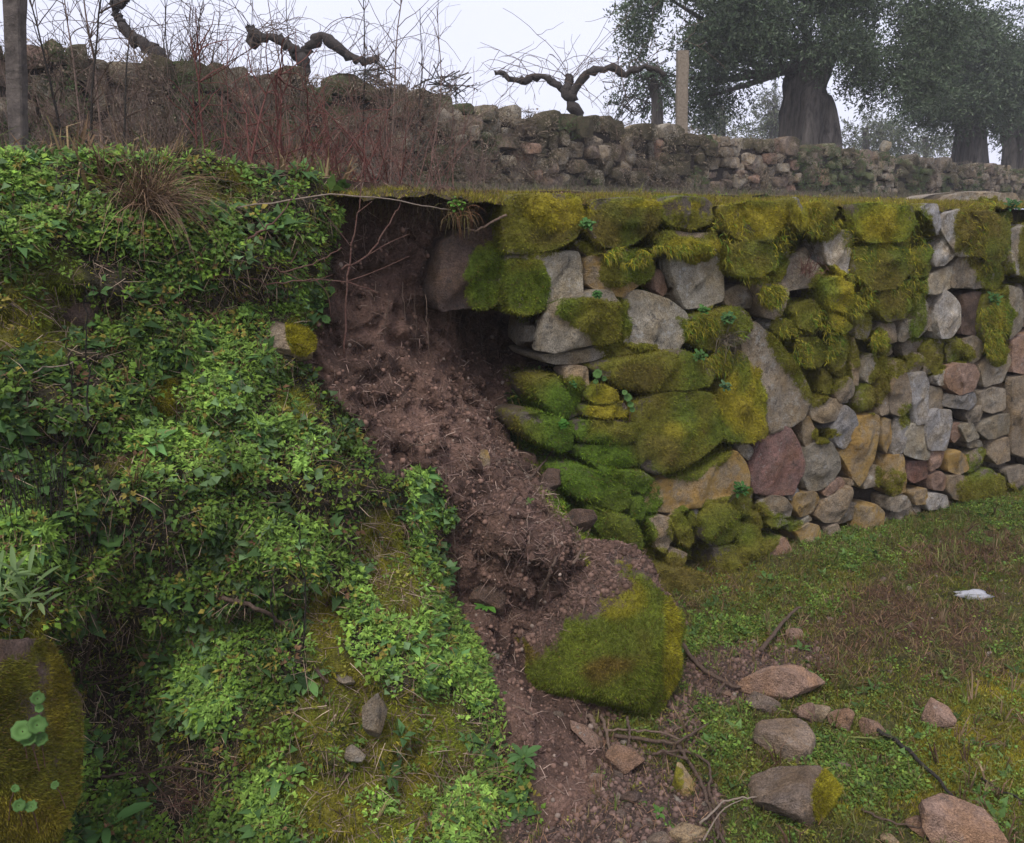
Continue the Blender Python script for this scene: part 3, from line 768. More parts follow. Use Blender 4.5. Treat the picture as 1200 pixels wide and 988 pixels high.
def stone_shape(Q, d0, depth, bulge, seed, to3d, fine=1.0, grow=1.10):
    """Q: outline in the wall's own (u, v) metres -> rounded block; returns V, F"""
    Q = chaikin(chaikin(Q, 0.055), 0.16)
    Q = Q.mean(0) + (Q - Q.mean(0)) * grow
    per = np.linalg.norm(np.roll(Q, -1, 0) - Q, axis=1).sum()
    n = int(np.clip(per / 0.025 * fine, 14, 56)); Q = resample(Q, n); c = Q.mean(0)
    size = per / 4
    k = int(np.clip(size / 0.03 * fine, 3, 9))
    prof = [(0.82, -depth), (0.97, -depth * 0.55), (1.0, -0.035), (0.997, -0.010), (0.985, 0.40 * bulge), (0.96, 0.72 * bulge), (0.91, 0.9 * bulge)]
    for t in np.linspace(0.82, 0.12, k):
        prof.append((t, bulge * (1 - 0.16 * t ** 3)))
    rng = np.random.RandomState(seed); tilt = rng.uniform(-0.14, 0.14, 2)
    U = []; D = []
    for s, d in prof:
        q = c + (Q - c) * s; U.append(q); D.append(np.full(n, d0 + d))
    U = np.concatenate(U + [c[None]]); D = np.concatenate(D + [[d0 + bulge]])
    front = sstep(-0.04, 0.02, D - d0)
    D = D + front * ((U - c) @ tilt)
    P3 = np.stack([U[:, 0], U[:, 1], D], 1)
    a = 0.05 * min(size, 0.45)
    nz = fbm(P3, 1.6 / size, 3, seed % 91)
    # a few flat facets knocked off the face
    for j in range(6):
        nv = np.append(rng.randn(2) * 0.5, 1.0); nv /= np.linalg.norm(nv)
        h = (P3 - np.append(c, d0)) @ nv; lim = bulge * rng.uniform(0.5, 0.95) + 0.16 * size * rng.rand()
        D = D - front * np.maximum(h - lim, 0) * 0.8
    D = np.where(front > .5, np.maximum(D, d0 + np.minimum(0.25 * bulge, 0.012)), D)
    D = D + front * nz * a + front * fbm(P3, 28, 2, 3) * 0.004
    U = U + (a * 0.7 * np.stack([fbm(P3, 2.2 / size, 2, seed % 83 + 3), fbm(P3, 2.2 / size, 2, seed % 79 + 9)], 1))
    m = len(prof); F = []
    for i in range(m - 1):
        for j in range(n):
            p = i * n + j; q = i * n + (j + 1) % n
            F += [(p, q, q + n), (p, q + n, p + n)]
    e = (m - 1) * n
    F += [(e + j, e + (j + 1) % n, m * n) for j in range(n)]
    F = np.array(F)
    if np.sum(Q[:, 0] * np.roll(Q[:, 1], -1) - np.roll(Q[:, 0], -1) * Q[:, 1]) < 0: F = F[:, ::-1]
    return to3d(U[:, 0], U[:, 1], D), F, P3

wall = empty('stone_wall', WO, 'mossy dry stone retaining wall in front, broken open at its left end, grey and ochre stones', 'stone wall')
moss_src = []          # (V, F, moss, colour) of every mossy surface, for the fibres
polys_uv = []
rest_small = []
def put_stone(mat, Q, d0, bulge, seed, depth=None, name='stone', fine=1.0, parent=None, join=False):
    if depth is None:
        a = np.ptp(Q, 0); depth = float(np.clip(0.9 * a.max(), 0.12, 0.34))
    V, F, _ = stone_shape(Q, d0, depth, bulge, seed, wall_pt, fine, 1.03 if mat == 'dark' else 1.06)
    ms, px, py = moss_mask(V)
    ms = ms * sstep(-0.25, 0.0, uvd(V)[2] - d0 + 0.12)
    if mat == 'dark': ms = np.maximum(ms, np.clip(0.58 + 0.9 * fbm(V, 9, 3, 43), 0, 1) * sstep(-0.25, 0.0, uvd(V)[2] - d0 + 0.12))
    mcol = moss_colour(px, py, fbm(V, 6, 2, 41))
    # moss makes a soft thick pad
    pad = np.clip(ms * 1.4 - 0.4, 0, 1) * (0.012 + 0.016 * np.clip(fbm(V, 11, 2, 42) + 0.4, 0, 1.4))
    V = V + WN * pad[:, None] + [0, 0, 0]
    if ms.max() > 0.4: moss_src.append((V, F, ms, mcol))
    if join: rest_small.append((V, F, ms, mcol)); return None
    o = mesh(name, V, F, M[mat], parent or wall, attrs={'moss': ms, 'mcol': mcol})
    return o
for i, (m, pts, d0, b, t) in enumerate(STONES):
    p = np.array(pts, float)
    u, v, _ = uvd(onD(p[:, 0], p[:, 1], d0 + 0.5 * b))
    Q = np.stack([u, v], 1)
    polys_uv.append(Q)
    put_stone(m, Q, d0, b * (0.62 if m != 'dark' else 0.72), 1000 + i)

# small stones wedged in every gap, then the stones that carry on past the frame
def near_polys(u, v):
    d = np.full(np.shape(u), -1e9)
    for Q in polys_uv:
        if abs(Q[:, 0].mean() - np.mean(u)) > 8: continue
        d = np.maximum(d, poly_sd(u, v, [tuple(q) for q in Q]))
    return d
rg = np.random.RandomState(5)
cand = np.stack([rg.uniform(-0.25, 7.4, 5200), rg.uniform(-0.05, 2.0, 5200)], 1)
cx_, cy_ = project(wall_pt(cand[:, 0], cand[:, 1], 0 * cand[:, 0]))
free = near_polys(cand[:, 0], cand[:, 1])
HOLE = [(380, 200), (596, 200), (590, 360), (645, 370), (640, 430), (670, 440), (630, 545), (660, 590), (690, 640), (740, 690), (700, 1100), (300, 1100)]
keep = ~in_poly(cx_, cy_, HOLE) & (free < -0.012)
cand, free = cand[keep], -free[keep]
order = np.argsort(-np.minimum(free, np.where(cand[:, 0] > 3.9, 0.17, 0.11)) - 0.02 * rg.rand(len(free)))
placed = np.zeros((0, 3)); nfill = 0
for k in order:
    c, r0 = cand[k], free[k]
    if len(placed):
        r0 = min(r0, (np.hypot(placed[:, 0] - c[0], placed[:, 1] - c[1]) - placed[:, 2]).min())
    r0 = min(r0, 0.17 if c[0] > 3.9 else 0.11)
    if r0 < 0.018: continue
    r1 = r0 + 0.006
    n = rg.randint(4, 7); th = np.sort(rg.rand(n) * 0.5 / n * 6.28 + np.arange(n) * 6.28 / n + (.78 if n == 4 else 0))
    el = rg.uniform(0.9, 1.4)
    Q = c + np.stack([np.cos(th) * r1 * 1.22 * el, np.sin(th) * r1 * 1.22 / el], 1) * rg.uniform(0.85, 1.12, (n, 1))
    placed = np.vstack([placed, [c[0], c[1], r0 * 1.0]])
    mat = ['grey', 'lich', 'tan', 'ochre', 'pale', 'pink', 'grey', 'dark'][rg.randint(8)]
    pxk, pyk = project(wall_pt(c[0], c[1], 0.0))
    if moss_mask(wall_pt(c[0], c[1], 0.0)[None])[0][0] > 0.6: mat = 'dark'
    put_stone(mat, Q, -0.045 + 0.05 * rg.rand() * (r0 > .05) if c[0] < 3.9 else 0.0, min(0.05, 0.55 * r0), 3000 + k, depth=0.10, fine=0.8, join=nfill > 160)
    nfill += 1
    if nfill > 460: break
n0 = np.cumsum([0] + [len(r[0]) for r in rest_small])
if rest_small:
    tag(mesh('small_stones', np.concatenate([r[0] for r in rest_small]), np.concatenate([r[1] + a for r, a in zip(rest_small, n0)]), M['lich'], wall,
        attrs={'moss': np.concatenate([r[2] for r in rest_small]), 'mcol': np.concatenate([r[3] for r in rest_small])}), kind='stuff')
print('fill stones', nfill, len(rest_small))

# earth and rubble packed behind the stones
cu = np.linspace(-0.2, 9, 240); cvv = np.linspace(-0.2, 1.97, 60)
A_, B_ = np.meshgrid(cu, cvv, indexing='ij')
D_ = -0.11 + 0.03 * fbm(np.stack([A_, B_, 0 * A_], -1), 9, 3, 44) - 0.16 * sstep(0.25, -0.2, A_)
CPt = wall_pt(A_, B_, D_).reshape(-1, 3)
ms, px, py = moss_mask(CPt)
cc = np.array([0.055, 0.042, 0.033]) * (1 - 0.6 * ms[:, None]) + moss_colour(px, py, 0 * px) * 0.6 * ms[:, None]
mesh('rubble_core', CPt, grid_tris(240, 60), M['earth'], wall, attrs={'col': cc})

# ------------------------------------------------------------------ moss fibres on stones, boulder, bank
def fibres(P, N, C, length, width, droop, rng):
    """one thin leaflet-like triangle per point"""
    n = len(P)
    d = norm(N + 0.55 * rng.randn(n, 3) + np.array([0, 0, -1.0]) * np.asarray(droop).reshape(-1, 1))
    s = norm(np.cross(d, rng.randn(n, 3)))
    L = (length * rng.uniform(0.5, 1.4, n))[:, None]; W = (width * rng.uniform(0.6, 1.4, n))[:, None]
    V = np.stack([P - s * W - N * 0.003, P + s * W - N * 0.003, P + d * L], 1).reshape(-1, 3)
    F = np.arange(3 * n).reshape(-1, 3)
    return V, F, np.repeat(C, 3, 0)

def moss_part(src, total, name, parent, loc=None, length=0.014, width=0.0026, flip=None):
    rng = np.random.RandomState(11); pl = Pile()
    ar = np.array([np.linalg.norm(np.cross(V[F[:, 1]] - V[F[:, 0]], V[F[:, 2]] - V[F[:, 0]]), axis=1).sum() for V, F, m, c in src])
    for (V, F, m, c), a in zip(src, ar):
        n = int(total * a / ar.sum())
        if n < 5: continue
        mt = m[F].mean(1)
        P, N, k, b = tri_sample(V, F, n, rng, weight=np.clip(mt - 0.25, 0, 1) + 1e-6)
        mm = (m[F[k]] * b).sum(1); keep = mm + 0.25 * fbm(P, 24, 2, 51) > 0.45
        P, N, k, b = P[keep], N[keep], k[keep], b[keep]
        if len(P) == 0: continue
        N = np.where(((P - V.mean(0)) * N).sum(1)[:, None] < 0, -N, N)
        C = (c[F[k]] * b[..., None]).sum(1)
        t = fbm(P, 30, 2, 52)[:, None]
        C = C * (1 + 0.6 * t) * rng.uniform(0.75, 1.3, (len(P), 1))
        old = rng.rand(len(P)) < 0.10
        C[old] = np.array([0.13, 0.085, 0.03]) * rng.uniform(0.6, 1.3, (old.sum(), 1))
        pl.add(*fibres(P, N, C, length, width, 0.35, rng))
    o = pl.build(name, M['moss'], parent, loc, smooth=False)
    return tag(o, kind='stuff')
moss_part(moss_src, 420000, 'moss', wall, length=0.013, width=0.0024)

# shaggy moss and grass that hangs over the top courses
def hang(rng, n, zone, d0, length, cols):
    out = Pile()
    e = zone[rng.randint(0, len(zone), n)]
    a = rng.rand(n) * 6.283; q = rng.rand(n) ** .6 * 1.15
    px = e[:, 0] + e[:, 2] * q * np.cos(a); py = e[:, 1] + e[:, 3] * q * np.sin(a)
    kk = fbm(onD(px, py, d0), 9, 3, 53) > -.12; px, py = px[kk], py[kk]; n = len(px)
    P = onD(px, py, d0 + 0.05 * rng.rand(n))
    L = length * rng.uniform(0.5, 1.5, n)
    d = norm(WN * rng.uniform(0.1, 0.9, (n, 1)) + np.array([0, 0, -1]) * rng.uniform(0.2, 1.2, (n, 1)) + 0.6 * rng.randn(n, 3))
    s = norm(np.cross(d, WN + 0.5 * rng.randn(n, 3))) * 0.0017
    m = P + d * (L * 0.6)[:, None]; t = m + norm(d + [0, 0, -0.9]) * (L * 0.5)[:, None]
    V = np.stack([P - s, P + s, m + s * 0.7, m - s * 0.7, t], 1).reshape(-1, 3)
    F = (np.array([[0, 1, 2], [0, 2, 3], [3, 2, 4]])[None] + 5 * np.arange(n)[:, None, None]).reshape(-1, 3)
    C = cols[rng.randint(0, len(cols), n)] * rng.uniform(0.6, 1.4, (n, 1))
    out.add(V, F, np.repeat(C, 5, 0)); return out
rgz = np.random.RandomState(21)
Z1 = np.array([(885, 268, 45, 30), (880, 310, 30, 18), (960, 255, 22, 20), (1040, 275, 44, 40), (1045, 325, 36, 34), (1000, 345, 20, 22), (950, 395, 34, 30), (1155, 275, 28, 36), (1165, 372, 14, 32), (840, 385, 34, 16), (845, 420, 22, 16, ), (800, 292, 34, 6), (735, 300, 24, 10), (1165, 405, 10, 14), (1030, 400, 8, 12), (905, 345, 14, 12)])[:, :4]
hp = hang(rgz, 27000, Z1, 0.035, 0.030, np.array([(0.26, 0.235, 0.03), (0.17, 0.18, 0.028), (0.20, 0.17, 0.04), (0.11, 0.19, 0.025), (0.34, 0.29, 0.028)]))
tag(hp.build('hanging_moss', M['moss'], wall, smooth=False), kind='stuff')

# ------------------------------------------------------------------ second wall on the terrace
sw = empty('stone_wall', SO, 'long brown and grey dry stone wall crossing the terrace behind the front wall', 'stone wall')
rs = np.random.RandomState(9)
def s3d(u, v, d): return swall_pt(u, v, d)
def base_z(s):
    p = swall_pt(s, 0, 0); return terrace_z(p[..., 0], p[..., 1])
cnt = 0; rest = Pile(); cells = []
s = -8.6
row_h = None
cols_s = []
# courses of uneven stones
for row in range(9):
    s = -8.6 + rs.rand() * 0.3
    while s < 25:
        far = np.interp(s, [-8, 0, 8, 25], [0.8, 1.0, 1.2, 1.9])
        wd = rs.uniform(0.13, 0.42) * far ** 0.5
        zb = float(base_z(s + wd / 2)); zt = float(second_top(s + wd / 2))
        nrow = 6 if s < 1 else 5
        if row < nrow:
            h = (zt - zb) / nrow
            z0 = zb + h * row + rs.uniform(-.38, .38) * h; z1 = z0 + h * rs.uniform(0.8, 1.45)
            if row == nrow - 1: z1 = zt + rs.uniform(-0.05, 0.14)
            cells.append((s, s + wd, z0, z1, row == nrow - 1))
        s += wd + 0.01
def cell_key(c):
    p = swall_pt((c[0] + c[1]) / 2, (c[2] + c[3]) / 2, 0); q = project(p)
    inside = -20 < q[0] < 1220
    return -(c[1] - c[0]) * (c[3] - c[2]) / np.linalg.norm(p - EYE) ** 2 * (1 if inside else 0.01)
cells.sort(key=cell_key)
for i, (s0, s1, z0, z1, top) in enumerate(cells):
    n = rs.randint(5, 9); th = np.arange(n) * 6.283 / n + rs.rand(n) * 0.6
    a, b = (s1 - s0) / 2, (z1 - z0) / 2
    q = np.stack([np.sign(np.cos(th)) * np.abs(np.cos(th)) ** 0.4, np.sign(np.sin(th)) * np.abs(np.sin(th)) ** 0.4], 1) * rs.uniform(0.85, 1.08, (n, 1))
    Q = np.array([(s0 + s1) / 2, (z0 + z1) / 2]) + q * [a, b]
    V, F, _ = stone_shape(Q, rs.uniform(-0.09, 0.09), 0.25 if not top else 0.4, rs.uniform(0.04, 0.09), 7000 + i, s3d, 0.42)
    p_ = V.mean(0); qx, qy = project(p_)
    ms = np.clip(0.45 + 0.9 * fbm(V, 1.8, 2, 61) + (0.25 if top else 0), 0, 1)
    mc = np.array([0.095, 0.080, 0.045]) * (1 + 0.5 * fbm(V, 3, 2, 62))[:, None] + np.array([0.0, 0.03, 0.0]) * (fbm(V, 1.1, 2, 63) > 0.15)[:, None]
    if i < 296:
        mat = ['grey', 'pink', 'lich', 'mud', 'grey', 'lich', 'grey', 'mud'][rs.randint(8)]
        mesh('stone', V, F, M[mat], sw, attrs={'moss': ms, 'mcol': mc})
    else:
        rest.add(V, F, mc)
V, F, C = rest.out()
tag(mesh('small_stones', V, F, M['lich'], sw, attrs={'moss': np.clip(0.5 + 0.9 * fbm(V, 1.8, 2, 61), 0, 1), 'mcol': C}), kind='stuff')
ss = np.linspace(-9, 26, 260); zz = np.linspace(0, 1, 12)
A_, B_ = np.meshgrid(ss, zz, indexing='ij')
CPt = swall_pt(A_, base_z(A_) - 0.1 + (second_top(A_) - 0.03 - base_z(A_)) * B_, -0.06 + 0.03 * fbm(np.stack([A_, B_, 0 * A_], -1), 6, 2, 64)).reshape(-1, 3)
mesh('rubble_core', CPt, grid_tris(260, 12), M['earth'], sw, attrs={'col': np.tile([0.05, 0.04, 0.033], (len(CPt), 1))})

# ------------------------------------------------------------------ loose rocks
def rock_shape(center, dims, axes, seed, sub=4, facets=14, rough=0.10, turn=False):
    V, F = ICO[sub]; V = V.copy(); rng = np.random.RandomState(seed)
    V = V * (1 + rough * 1.6 * fbm(V, 1.3, 2, seed % 50))[:, None]
    for k in range(facets):
        n = norm(rng.randn(3)); lim = rng.uniform(0.44, 0.82)
        h = V @ n; V = V - np.outer(np.maximum(h - lim, 0) * 0.97, n)
    V = V * (1 + rough * 0.6 * fbm(V, 3.5, 3, seed % 50 + 3) + rough * .3 * np.abs(fbm(V, 9, 3, seed % 50 + 9)))[:, None]
    V = V / np.abs(V).max(0)
    return center + (V * dims) @ axes, (F[:, ::-1] if turn else F)

def rock_at(px, py, w, h, P, depth, seed, tilt=0.0, sub=4, facets=14, rough=0.10):
    """a rock about w x h picture units big, its middle at world point P"""
    dist = (P - EYE) @ np.array([0, CP, -SP])
    r = norm(np.array([1.0, 0, 0])); up = np.array([0, SP, CP]); fw = np.array([0, CP, -SP])
    a = r * math.cos(tilt) + up * math.sin(tilt); b = -r * math.sin(tilt) + up * math.cos(tilt)
    return rock_shape(P, np.array([w / 2 * dist / 1000, h / 2 * dist / 1000, depth]), np.stack([a, b, fw]), seed, sub, facets, rough, True)

# the fallen boulder
Pb = onD(702, 746, 0.71)
Vb, Fb = rock_at(702, 746, 200, 208, Pb, 0.27, 77, 0.35, 5, 6, 0.13)
bxp, byp = project(Vb)
msb = sstep(-26, 20, poly_sd(bxp, byp, [(600, 756), (645, 742), (690, 715), (705, 690), (740, 690), (725, 655), (760, 680), (800, 720), (810, 900), (600, 900)]) + 40 * fbm(Vb, 7, 4, 71))
nb = fbm(Vb, 7, 3, 72)
mcb = np.array([0.135, 0.165, 0.02]) * (1 + 0.5 * nb)[:, None]
mcb = mcb * (1 - 0.75 * sstep(.05, .35, fbm(Vb, 5, 2, 73))[:, None]) + 0.75 * sstep(.05, .35, fbm(Vb, 5, 2, 73))[:, None] * np.array([0.15, 0.085, 0.022])
yb = blob(bxp, byp, [(725, 700, 34, 26), (785, 760, 10, 70), (735, 655, 16, 14)])[:, None]
mcb = mcb * (1 - yb) + yb * np.array([0.24, 0.22, 0.02])
Vb = Vb + norm(Vb - Vb.mean(0)) * (0.034 * fbm(Vb, 6, 5, 74))[:, None]
ob = empty('fallen_boulder', [Pb[0], Pb[1], 0.05], 'big fallen boulder with green moss below and bare brown soil on top', 'boulder')
mesh('rock', Vb, Fb, M['soily'], ob, attrs={'moss': msb, 'mcol': mcb})
moss_part([(Vb, Fb, msb, mcb)], 60000, 'moss', ob, length=0.012, width=0.0022)

ROCKS = [  # x, y, w, h, depth, matter, tilt, label, moss patch
 (925,803,112,56,.10,'pink',-.12,'wide flat reddish slab lying on smaller stones at the foot of the debris',None),
 (898,826,46,22,.06,'mud',-.3,'thin grey stone trapped under the left end of the reddish slab',None),
 (948,836,30,26,.05,'pink',0,'small pinkish stone under the front edge of the reddish slab',None),
 (964,838,28,28,.05,'tan',.2,'rounded brown stone just right of the reddish slab',None),
 (991,846,34,34,.05,'pink',0,'upright triangular pinkish stone right of the reddish slab',None),
 (1025,854,30,24,.05,'pink',-.4,'small tilted pink stone at the head of the black stick',None),
 (1107,842,42,36,.07,'pink',-.3,'lone tan-pink stone standing clear on the grass at right',None),
 (932,870,84,46,.12,'mud',.1,'low rough grey-brown stone below the reddish slab',None),
 (991,898,22,18,.03,'mud',0,'small dark purple stone behind the half mossy block',None),
 (953,936,124,88,.14,'mud',-.15,'grey block with a bright yellow-green mossy right side, at bottom of picture',[(985,938,34,44)]),
 (1132,972,98,56,.13,'pink',-.1,'large dull pink stone cut by the bottom edge of the picture at right',None),
 (1082,972,30,18,.05,'pink',0,'small pink stone against the left of the large dull pink one',None),
 (1048,986,26,14,.03,'tan',0,'little tan stone at the very bottom edge beside the large pink stone',None),
 (735,892,50,42,.07,'pink',-.1,'flat pinkish stone on the bare soil below the boulder',None),
 (692,866,62,22,.04,'pink',-.85,'long narrow slab leaning up the soil beside the flat pinkish stone',None),
 (684,897,13,24,.02,'pink',.1,'thumb-sized upright pink stone on bare soil',None),
 (800,918,34,42,.05,'ochre',.1,'ochre mossy stone sunk in soil among the brown roots',[(793,912,10,16,.7)]),
 (808,980,54,22,.05,'tan',-.1,'pale tan stone on the bottom edge beside the long brown root',None),
 (772,986,30,18,.04,'mud',0,'grey stone on the bottom edge of the bare soil',None),
 (698,914,24,18,.03,'pink',.2,'dusty purple-grey stone on the gravelly soil',None),
 (742,936,30,24,.04,'soily',0,'soil coloured stone below the flat pinkish stone',None),
 (568,537,13,28,.02,'ochre',.1,'small tan stone upright on top of the slipped soil',None),
 (572,780,20,15,.02,'pink',-.2,'small pink stone in the soil left of the boulder',None),
 (558,764,22,18,.02,'tan',.4,'small brown stone in the gully beside the green ledge',None),
 (581,768,12,10,.015,'pale',0,'pale pebble above the small pink stone in the gully',None),
 (517,648,11,10,.012,'white',0,'round white pebble at the edge of the ferny hollow',None),
 (930,742,26,15,.03,'pink',.2,'pinkish chip beside the leaning dry twig in the grass',None),
 (572,694,64,54,.06,'soily',0,'flat brown rock face showing in the hollow above the bright green weeds',None),
 (645,562,26,30,.05,'soily',-.2,'soil-stained stone in the dark gap under the mossy wall',None),
 (680,607,42,40,.06,'soily',0,'earth-covered lump of stone on the slip beside the mossy wall',None),
 (850,812,24,12,.03,'pink',-.3,'small reddish chip left of the wide reddish slab',None),
 (655,836,14,10,.015,'mud',0,'grey pebble at the soil edge below the boulder',None),
]
def put_rock(i, e, P=None, sink=0.35):
    x, y, w_, h_, dp, mt, tl, lab, mo = e
    if P is None:
        P = bank_hit(x, y + h_ * 0.5)
        dist = (P - EYE) @ np.array([0, CP, -SP])
        P = bank_hit(x, y + h_ * (0.5 - sink * 0.5))
        P = EYE + norm(ray(x, y)) * np.linalg.norm(bank_hit(x, y + h_ * 0.45) - EYE) + np.array([0, CP, -SP]) * dp * 0.55 - np.array([0, 0, .006])
    big = max(w_, h_) > 60
    V, F = rock_at(x, y, w_, h_, P, dp, 300 + i, tl, 5 if big else 4, 20, 0.10)
    qx, qy = project(V)
    ms = blob(qx, qy, mo) if mo else np.zeros(len(V))
    mc = np.tile([0.25, 0.225, 0.02], (len(V), 1)) * (1 + 0.4 * fbm(V, 9, 2, 75))[:, None]
    loc = [P[0], P[1], V[:, 2].min()]
    o = mesh('rock', V, F, M[mt], None, loc, attrs={'moss': ms, 'mcol': mc})
    tag(o, lab, 'rock')
    return o, V, F, ms, mc
half = None
for i, e in enumerate(ROCKS):
    r_ = put_rock(i, e)
    if 'half mossy' not in e[7] and e[8] and 'bright' in e[7]:
        half = r_
o, V, F, ms, mc = half
moss_part([(V, F, ms, mc)], 16000, 'moss', o, length=0.010, width=0.002)

BROCKS = [ # rocks bedded in the weedy bank
 (334,402,64,66,.10,'tan',.3,'tan stone face at the edge of the slip with mossy upper side',[(354,390,20,28)],.27),
 (437,840,32,56,.05,'lich',.1,'pale grey lichened stone showing through the mossy ledge, with orange stain',[(432,872,12,12,.6)],1.0),
 (414,884,30,26,.05,'lich',0,'small pale stone below the lichened one in the mossy ledge',None,1.04),
 (341,834,42,30,.06,'mud',.2,'grey stone half buried in weeds left of the mossy ledge',None,.82),
 (302,982,70,34,.08,'mud',.1,'grey stone at the bottom edge below the weeds',None,.98),
 (405,795,36,14,.04,'lich',-.4,'thin pale edge of stone on top of the mossy ledge',None,.84),
 (188,470,70,60,.10,'dark',.1,'mossy round stone under the pennywort leaves',[(205,470,30,30),(170,480,22,26,.6)],.34),
 (345,484,42,40,.07,'dark',0,'small orange-green mossy stone in the weeds near the slip',[(345,484,26,26)],.27),
 (94,372,44,40,.05,'soily',.4,'dark purple clod of earth in a hollow of the weeds',None,.20),
 (148,322,70,40,.08,'dark',0,'dark stone in a shadowed hollow beneath the dead grass tuft',None,.08),
 (205,392,40,30,.06,'mud',.3,'grey stone half hidden by trailing weeds',None,.2),
 (565,845,30,60,.06,'dark',0,'dark stone edge under the overhanging green ledge',None,.76),
]
for i, e in enumerate(BROCKS):
    P = onD(e[0], e[1], e[9] - 0.5 * e[4]) 
    o, V, F, ms, mc = put_rock(60 + i, e[:9], P)
    if e[8] and ms.max() > .8: moss_part([(V, F, ms, mc)], 9000, 'moss', o, length=0.010, width=0.002)

Pn = onD(8, 880, 1.02)
V, F = rock_at(8, 880, 156, 300, Pn, 0.22, 421, 0.06, 5, 12, 0.08)
qx, qy = project(V)
ms = np.clip(blob(qx, qy, [(30, 900, 80, 130), (55, 800, 30, 60)]) * (0.85 + 1.3 * fbm(V, 7, 4, 76)), 0, 1)
mc = np.array([0.155, 0.150, 0.022]) * np.clip(1 + .9 * fbm(V, 7, 3, 77), .45, 1.6)[:, None]
yk = blob(qx, qy, [(66, 800, 16, 70), (20, 960, 60, 30)])[:, None]; mc = mc * (1 - yk) + yk * np.array([0.18, 0.15, 0.02])
on = empty('mossy_rock', [Pn[0], Pn[1], V[:, 2].min()], 'near upright rock at lower left corner, brown on top with moss and round leaves', 'rock')
mesh('rock', V, F, M['soily'], on, attrs={'moss': ms, 'mcol': mc})
moss_part([(V, F, ms, mc)], 50000, 'moss', on, length=0.010, width=0.0018)

# ------------------------------------------------------------------ small plant shapes
def leaf(base, dirv, upv, L, W, fold=0.25, curl=-0.15):
    """a folded leaf of 4 triangles"""
    s = norm(np.cross(dirv, upv)); n = norm(np.cross(s, dirv))
    m = base + dirv * L * 0.5 + n * L * 0.06; tip = base + dirv * L + n * L * curl
    a = base + dirv * L * 0.45 + s * W + n * W * fold; b = base + dirv * L * 0.45 - s * W + n * W * fold
    V = np.array([base, a, tip, b, m]); F = np.array([[0, 1, 4], [1, 2, 4], [2, 3, 4], [3, 0, 4]])
    return V, F
def make_weed(rng, n, L, W, elev, spread, height, lobes=1):
    p = Pile(); cols = []
    for k in range(n):
        az = k * 2.4 + rng.rand() * 0.7; el = rng.uniform(*elev)
        d = np.array([math.cos(az) * math.cos(el), math.sin(az) * math.cos(el), math.sin(el)])
        b = np.array([math.cos(az) * spread * rng.rand(), math.sin(az) * spread * rng.rand(), height * rng.uniform(0.1, 1)])
        l = L * rng.uniform(0.6, 1.25)
        for j in range(lobes):
            dj = d if lobes == 1 else norm(d + 0.75 * (j - (lobes - 1) / 2) * norm(np.cross(d, [0, 0, 1])))
            lj = l if j == (lobes - 1) // 2 else l * 0.8
            V, F = leaf(b, dj, np.array([0, 0, 1.0]), lj, W * l / L, rng.uniform(0.1, .5), rng.uniform(-.35, .05))
            t = rng.uniform(0.75, 1.25); p.add(V, F, np.full((5, 3), t))
    V, F, C = p.out(); return V, F, C[:, 0]
def make_grass(rng, n, L, W):
    p = Pile()
    for k in range(n):
        az = rng.rand() * 6.283; lean = rng.uniform(0.15, 0.9); l = L * rng.uniform(0.5, 1.2)
        h = np.array([math.cos(az), math.sin(az), 0]); s = np.array([-h[1], h[0], 0]) * W
        b = h * 0.01 * rng.rand(); m = b + h * l * 0.3 * lean + np.array([0, 0, l * 0.6]); t = b + h * l * lean + np.array([0, 0, l * (0.95 - 0.5 * lean)])
        p.add(np.array([b - s, b + s, m - s * .8, m + s * .8, t]), np.array([[0, 1, 3], [0, 3, 2], [2, 3, 4]]), np.full((5, 3), rng.uniform(.7, 1.3)))
    V, F, C = p.out(); return V, F, C[:, 0]
rw = np.random.RandomState(31)
CHICK = [make_weed(rw, 9, 0.019, 0.0065, (0.15, 0.95), 0.022, 0.035) for _ in range(6)]
LOBED = [make_weed(rw, 5, 0.018, 0.0038, (0.2, 0.8), 0.012, 0.040, 3) for _ in range(6)]
FERNY = [make_weed(rw, 14, 0.026, 0.0034, (0.1, 1.0), 0.014, 0.03) for _ in range(4)]
ROUND = [make_weed(rw, 5, 0.026, 0.014, (0.2, 1.0), 0.03, 0.05) for _ in range(4)]
BROAD = [make_weed(rw, 5, 0.050, 0.012, (0.2, 0.8), 0.008, 0.015) for _ in range(4)]
GRASS = [make_grass(rw, 6, 0.075, 0.0016) for _ in range(5)]
CREEP = [make_weed(rw, 9, 0.011, 0.0048, (0.1, 0.9), 0.024, 0.022) for _ in range(5)]

# ------------------------------------------------------------------ weeds that cover the bank
rb = np.random.RandomState(41)
BARE = [(448, 642, 30, 50, .96), (476, 692, 26, 36, .93), (395, 835, 40, 50, .9), (450, 900, 60, 40, .7), (76, 362, 26, 22, .9), (125, 318, 40, 18, .85), (150, 330, 18, 18, .9), (110, 440, 16, 34, .95), (206, 484, 12, 20, .9), (120, 760, 44, 70, .9), (140, 850, 50, 90, .92), (200, 930, 60, 60, .9), (250, 870, 24, 30, .6), (290, 330, 40, 30, .7), (330, 300, 50, 60, .55), (280, 700, 30, 24, .7), (240, 350, 24, 30, .7), (300, 590, 50, 20, .65), (190, 670, 40, 20, .7), (420, 850, 60, 60, .75), (470, 880, 70, 60, .5), (440, 960, 80, 50, .5), (535, 870, 22, 60, .9), (448, 640, 20, 44, .6), (476, 690, 30, 30, .6), (355, 740, 24, 50, .7), (60, 560, 90, 50, .35), (100, 660, 70, 40, .5), (375, 250, 18, 50, .5), (20, 880, 70, 140, 1), (334, 404, 30, 30, 1)]
